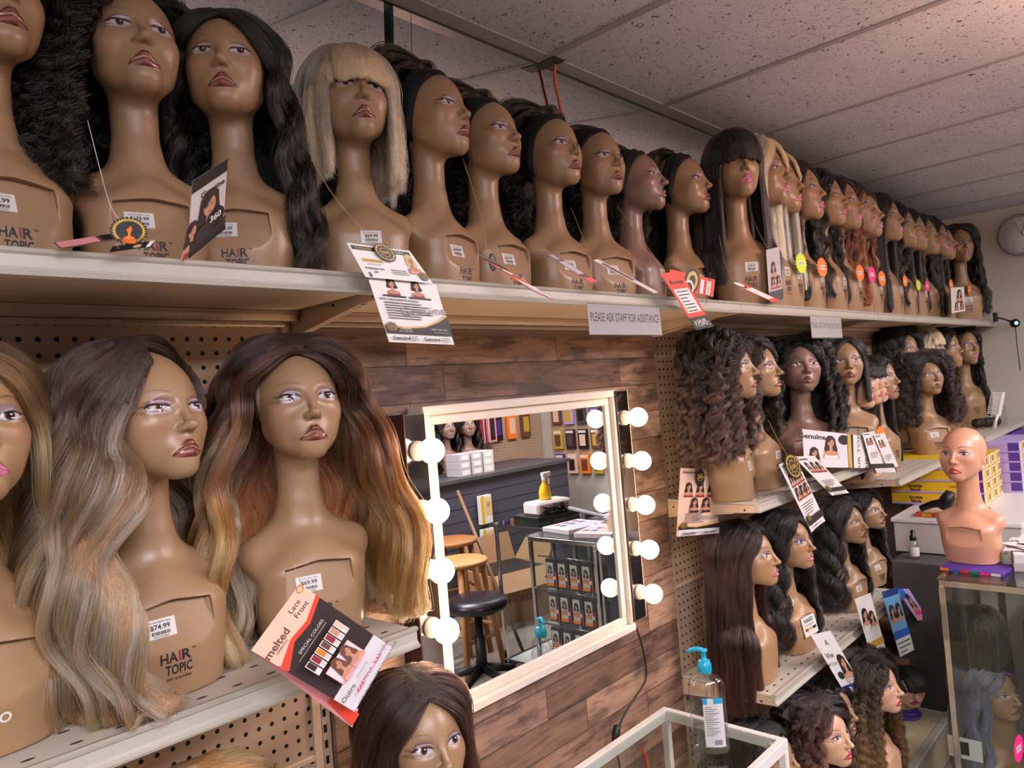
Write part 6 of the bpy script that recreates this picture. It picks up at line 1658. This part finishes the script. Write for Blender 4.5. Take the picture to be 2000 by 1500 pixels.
for k in range(12):
    a = 2*math.pi*k/12; V, F, w_ = text_polys(str(12 if k == 0 else k)); b.add([(.095*math.sin(a)+x*.020, -.0095, .095*math.cos(a)+(y-.35)*.020) for x, y in V], F, 'grey')
b.build('numerals', t)
b = MB(); b.tube([(0,-.012,0),(.055,-.012,-.03)], .002, 'ink', 6); b.tube([(0,-.013,0),(.02,-.013,.075)], .0016, 'ink', 6); b.tube([(0,-.014,0),(-.03,-.014,.085)], .001, 'red', 6); b.build('hands', t)
p = np.array((5.60, .872, .190))
t = thing('webcam', 'small black webcam with glowing blue light clipped to the top shelf end', 'camera', tuple(p))
b = MB(); b.ball((0,0,0), .028, 'black', 20, 14); b.build('body', t)
b = MB(); b.ball((-.022,-.010,.0), .011, 'led', 14, 10); b.build('lens_light', t)
b = MB(); b.tube([(-.0,.02,.012),(-.03,.055,.035),(-.05,.095,.050)], .006, 'black', 8); b.box((-.085,.080,.020),(-.040,.100,.078),'black',.003); b.build('clip', t)
b = MB(); b.tube(spline([(0,0,-.025),(.004,0,-.08),(-.004,0,-.13),(.012,.0,-.20),(.03,0,-.30)]), .0025, 'black', 6); b.build('cable', t)

# ------------------------------------------------------------------ the other side of the shop, seen in the vanity mirror
t = thing('round_stool', 'round black vinyl stool with five-star base, seen in the mirror', 'stool', (2.84, -.56, FLOOR), math.radians(20))
b = MB(); b.lathe([(.02,.445),(.155,.448),(.172,.462),(.175,.485),(.165,.508),(.12,.520),(.01,.524)], 'vinyl', seg=36); b.build('seat', t)
b = MB(); b.lathe([(.03,.10),(.03,.30),(.022,.30),(.022,.445)], 'black', seg=16); b.build('column', t)
for k in range(5):
    a = 2*math.pi*k/5; b = MB(); b.tube([(.02*math.cos(a),.02*math.sin(a),.12),(.14*math.cos(a),.14*math.sin(a),.095),(.27*math.cos(a),.27*math.sin(a),.065)], [.026,.022,.016], 'black', 10); b.ball((.27*math.cos(a),.27*math.sin(a),.03), .029, 'black', 12, 8); b.build('leg', t)
def wood_stool(x, y, h, m, label, rz=0):
    t = thing('wooden_stool', label, 'stool', (x, y, FLOOR), rz)
    b = MB(); b.lathe([(.15,h-.030),(.165,h-.022),(.165,h-.008),(.155,h)], m, seg=36); b.build('seat', t)
    for sx_ in (-1,1):
        for sy_ in (-1,1): b = MB(); b.tube([(sx_*.09,sy_*.09,h-.03),(sx_*.15,sy_*.15,0)], .019, m, 10); b.build('leg', t)
    for z, f in ((.2,.136),(.36,.120)):
        for s_ in (-1,1): b = MB(); b.tube([(-f,s_*f,z),(f,s_*f,z)], .011, m, 8); b.build('rung', t); b = MB(); b.tube([(s_*f,-f,z+.05),(s_*f,f,z+.05)], .011, m, 8); b.build('rung', t)
wood_stool(3.02, -.87, .66, 'pine', 'pale round wooden stool behind the black stool in the mirror')
wood_stool(3.22, -1.16, .72, 'pinedark', 'darker wooden stool at the back in the mirror', .4)
t = thing('cardboard_box', 'open brown cardboard box with raised flaps, seen in the mirror', 'box', (3.92, -1.40, FLOOR), math.radians(12))
b = MB(); b.box((-.24,-.20,0),(.24,.20,.36),'cardboard'); b.box((-.225,-.185,.355),(.225,.185,.362),'ink'); b.build('body', t)
for p_ in (((-.24,-.20,.36),(.24,-.20,.36),(.22,-.24,.56),(-.22,-.24,.56)), ((.24,-.20,.36),(.24,.20,.36),(.34,.18,.50),(.34,-.18,.50)), ((-.24,.20,.36),(.24,.20,.36),(.23,.33,.26),(-.23,.33,.26))):
    b = MB(); q_ = [np.array(v)+np.array((.0,.0,.004)) for v in p_]; b.add([*p_, *q_], [(0,1,2,3),(7,6,5,4),(0,4,5,1),(1,5,6,2),(2,6,7,3),(3,7,4,0)], 'cardboard'); b.build('flap', t)
b = MB(); V, F, w_ = text_polys('VOYAM', .01); b.add([(-x*.09, .2008, y*.07+.14) for x, y in V], F, 'woodtone'); b.box((-.18,.2003,.05),(.18,.2006,.052),'woodtone'); b.box((-.18,.2003,.11),(.18,.2006,.112),'woodtone'); b.build('printing', t)
t = thing('wooden_pole', 'thin wooden pole leaning against the counter in the mirror', 'pole', (3.27, -.60, FLOOR)); b = MB(); b.tube([(0,-.02,.0),(.16,-.70,1.0)], .011, 'woodtone', 8); b.build('shaft', t)
# slatwall counter
t = thing('slatwall_counter', 'dark grey slatwall cabinet along the far wall in the mirror', 'counter', (3.30, -2.35, FLOOR)); hc_ = -.60-FLOOR
b = MB(); b.box((0,0,0),(1.85,.62,hc_-.03),'slat'); b.build('body', t)
b = MB()
for k in range(9): b.box((0,.6195,.10+.098*k),(1.85,.6212,.104+.098*k),'ink')
b.build('grooves', t)
b = MB(); b.box((-.02,-.02,hc_-.03),(1.87,.65,hc_),'dgrey',.002); b.build('counter_top', t)
for k in range(9):
    col_, row_ = k//3, k % 3
    x = 3.90+.13*col_-.0; m = 'greypaper' if col_ < 2 else 'offwhite'
    b = MB(); b.box((0,0,0),(.115,.16,.058),m,.002); b.box((.02,.1602,.012),(.095,.1606,.046),'white'); 
    tag(b.build('storage_carton', None, (x, -1.93, -.5995+.0585*row_)), '%s carton in the %s stack on the far counter, mirrored' % (('lowest','middle','top')[row_], ('left','centre','right')[col_]), 'box', 'cartons on the far counter')
for k, (x, lb) in enumerate(((3.86,'first'),(4.10,'second'),(4.34,'third'))):
    H(0, 0, 0, -.5985, 180+(-20,10,25)[k], pos=(x+.02, -2.14, 0), sz=.95, paint='dusk' if k else 'plum', fine=False, wig='looselong', hue='black', q=.3, label='%s display head on the far counter, seen in the mirror' % lb, wlabel='%s long black wig on the far counter, seen in the mirror' % lb, logo=False, group='display heads seen in the mirror', wgroup='black wigs seen in the mirror')
for k in range(4):
    x = 4.46+.15*k
    t = thing('hair_pack', 'tall pink hanging hair package on the far wall, %s from the wigs, mirrored' % ('first','second','third','fourth')[k], 'package', (x, BACKY+.10, -.42), 0, 'pink hair packages on the far wall')
    b = MB(); b.box((-.055,-.02,0),(.055,.012,.78),'pink',.004); b.build('sleeve', t)
    b = MB(); b.box((-.032,.0122,.02),(.032,.0135,.46),'darkred' if k % 2 == 0 else 'hair_print'); b.box((-.045,.0122,.50),(.045,.0135,.72),'white'); b.disc_ = None; b.box((-.02,.0137,.53),(.02,.0142,.66),'hair_print'); b.build('window_print', t)
# peg panels and small packs on the end wall and back corner
b = MB(); b.box((ENDX-.012, -2.35, -.75), (ENDX-.002, -1.0, .35), 'peg'); 
m_ = b.build('pegboard_panel'); tag(m_, 'beige pegboard on the end wall, seen in the mirror', 'pegboard')
b = MB(); b.box((4.70, BACKY+.002, -.75), (ENDX-.013, BACKY+.012, .60), 'peg'); tag(b.build('pegboard_panel'), 'beige pegboard in the far corner, seen in the mirror', 'pegboard')
r = random.Random(12); mm_ = ['purple','ink','peach','brown_print','orange','lilac','gold','dgrey','maroon']
cnt = 0
for row_ in range(4):
    for k in range(8):
        y = -2.25+.155*k; z = .10-.24*row_
        if row_ == 0 and k % 3: continue
        t = thing('accessory_pack', 'small %s hanging pack on the end wall pegboard, row %s, place %s from the corner' % (['purple','black','peach','brown','orange','lilac','golden','grey','maroon'][(row_*3+k*2) % 9], ('one','two','three','four')[row_], ('one','two','three','four','five','six','seven','eight')[k]), 'package', (ENDX-.02, y, z), math.radians(-90), 'packs on the end wall pegboard')
        b = MB(); b.box((-.055,-.03,-.19),(.055,0,0),mm_[(row_*3+k*2) % 9],.003); b.build('pack', t)
        b = MB(); b.box((-.035,-.0315,-.16),(.035,-.0302,-.05),mm_[(row_+k*4+1) % 9]); b.box((-.045,-.0315,-.035),(.045,-.0302,-.010),'white'); b.build('header_print', t)
# things on the counters in the mirror
t = thing('spray_cleaner', 'yellow and red cleaning spray with white trigger, seen in the mirror', 'bottle', (4.02, -1.08+.0, -.72+.0), 0)
t.location = (3.26, -.36, sz_+.1005)
t2 = thing('receipt_printer', 'white till printer with tangled cables on the counter, seen in the mirror', 'printer', (3.26, -.36, sz_+.0005), math.radians(8))
b = MB(); b.box((-.16,-.11,0),(.16,.11,.028),'black',.003); b.build('base', t2)
b = MB(); b.box((-.13,-.06,.0285),(.13,.08,.100),'white',.012); b.build('body', t2)
b = MB(); rr = random.Random(4)
for k in range(5): b.tube(spline([(rr.uniform(-.12,.1), .085+rr.uniform(0,.02), rr.uniform(.032,.09)) for _ in range(6)]), .003, 'black', 6)
b.build('cables', t2)
b = MB(); b.lathe([(.030,0),(.036,.004),(.036,.045),(.028,.075),(.013,.10),(.012,.11)], 'yellow', seg=18); b.build('bottle_body', t); b = MB(); b.lathe([(.0305,.062),(.030,.066),(.018,.092)],'red',seg=18); b.build('red_band', t)
b = MB(); b.lathe([(.014,.108),(.014,.13),(.010,.135)],'white',seg=14); b.box((-.016,-.012,.133),(.055,.012,.158),'white',.004); b.tube([(.035,0,.135),(.045,0,.105),(.040,0,.085)],.005,'white',8); b.build('trigger_head', t)
for k, (x, y, rz_, lb) in enumerate(((3.02, .03, 8, 'open catalogue with price tables lying on the counter, left one in mirror'), (2.98, .25, -12, 'rolled-edge catalogue with small photos on the counter, right one in mirror'))):
    t = thing('catalogue', lb, 'catalogue', (x, y, sz_+.0005), math.radians(rz_-90))
    b = MB(); b.box((-.10,-.13,0),(.10,.13,.022),'paper',.001); b.build('pages', t)
    b = MB(); b.box((-.095,-.125,.0222),(.095,-.09,.0226),'peach')
    for i in range(4):
        for j in range(3): b.box((-.085+.045*i, -.075+.065*j, .0222), (-.05+.045*i, -.03+.065*j, .0226), ('lilac','greypaper','navy','darkred')[(i+j*k) % 4])
    b.build('page_print', t)
t = thing('selfie_stick', 'blue and grey stick lying across the counter, seen in the mirror', 'stick', (3.30, -.22, sz_+.05)); b = MB(); b.tube([(0,0,.0),(-.10,.30,-.010),(-.20,.66,-.012)], [.012,.009,.006], 'grey', 10); b.build('shaft', t); b = MB(); b.tube([(.03,-.10,.01),(.001,-.005,.0)], .014, 'black', 10); b.build('grip', t)
t = thing('hanging_blond_box', 'yellow hair dye box with a blond woman on the slatwall, seen in the mirror', 'box', (4.06, -1.718, -.98)); b = MB(); b.box((-.06,0,0),(.06,.04,.22),'white',.001); b.build('carton', t)
b = MB(); b.box((-.058,.0402,.0),(-.025,.0408,.22),'yellow'); b.box((-.020,.0402,.06),(.055,.0408,.20),'blond_print'); b.ball((.02,.040,.15),(.018,.003,.026),'skin_print',14,10); b.build('front_print', t)
t = thing('hanging_blond_box', 'second yellow hair dye box lower on the slatwall, seen in the mirror', 'box', (4.06, -1.718, -1.24)); b = MB(); b.box((-.06,0,0),(.06,.04,.22),'white',.001); b.build('carton', t)
b = MB(); b.box((-.058,.0402,.0),(-.025,.0408,.22),'yellow'); b.box((-.020,.0402,.06),(.055,.0408,.20),'blond_print'); b.ball((.02,.040,.15),(.018,.003,.026),'skin_print',14,10); b.build('front_print', t)

for k in range(6):
    row_ = k // 3
    x = 5.05+.2*(k % 3); z = (-.02, -.42)[row_]
    t = thing('long_pack', 'long hanging %s pack on the corner pegboard, %s row, mirrored' % (('clear','purple','golden','black','orange','brown')[k], ('upper','lower')[row_]), 'package', (x, BACKY+.02, z), 0, 'packs on the corner pegboard')
    b = MB(); b.box((-.06,0,-.0),(.06,.03,.30),('film','purple','gold','black','orange','brown_print')[k],.003); b.build('pack', t)
    b = MB(); b.box((-.04,.0302,.05),(.04,.0312,.20),('greypaper','lilac','ink','purple','peach','gold')[k]); b.box((-.05,.0302,.24),(.05,.0312,.29),'white'); b.build('header_print', t)
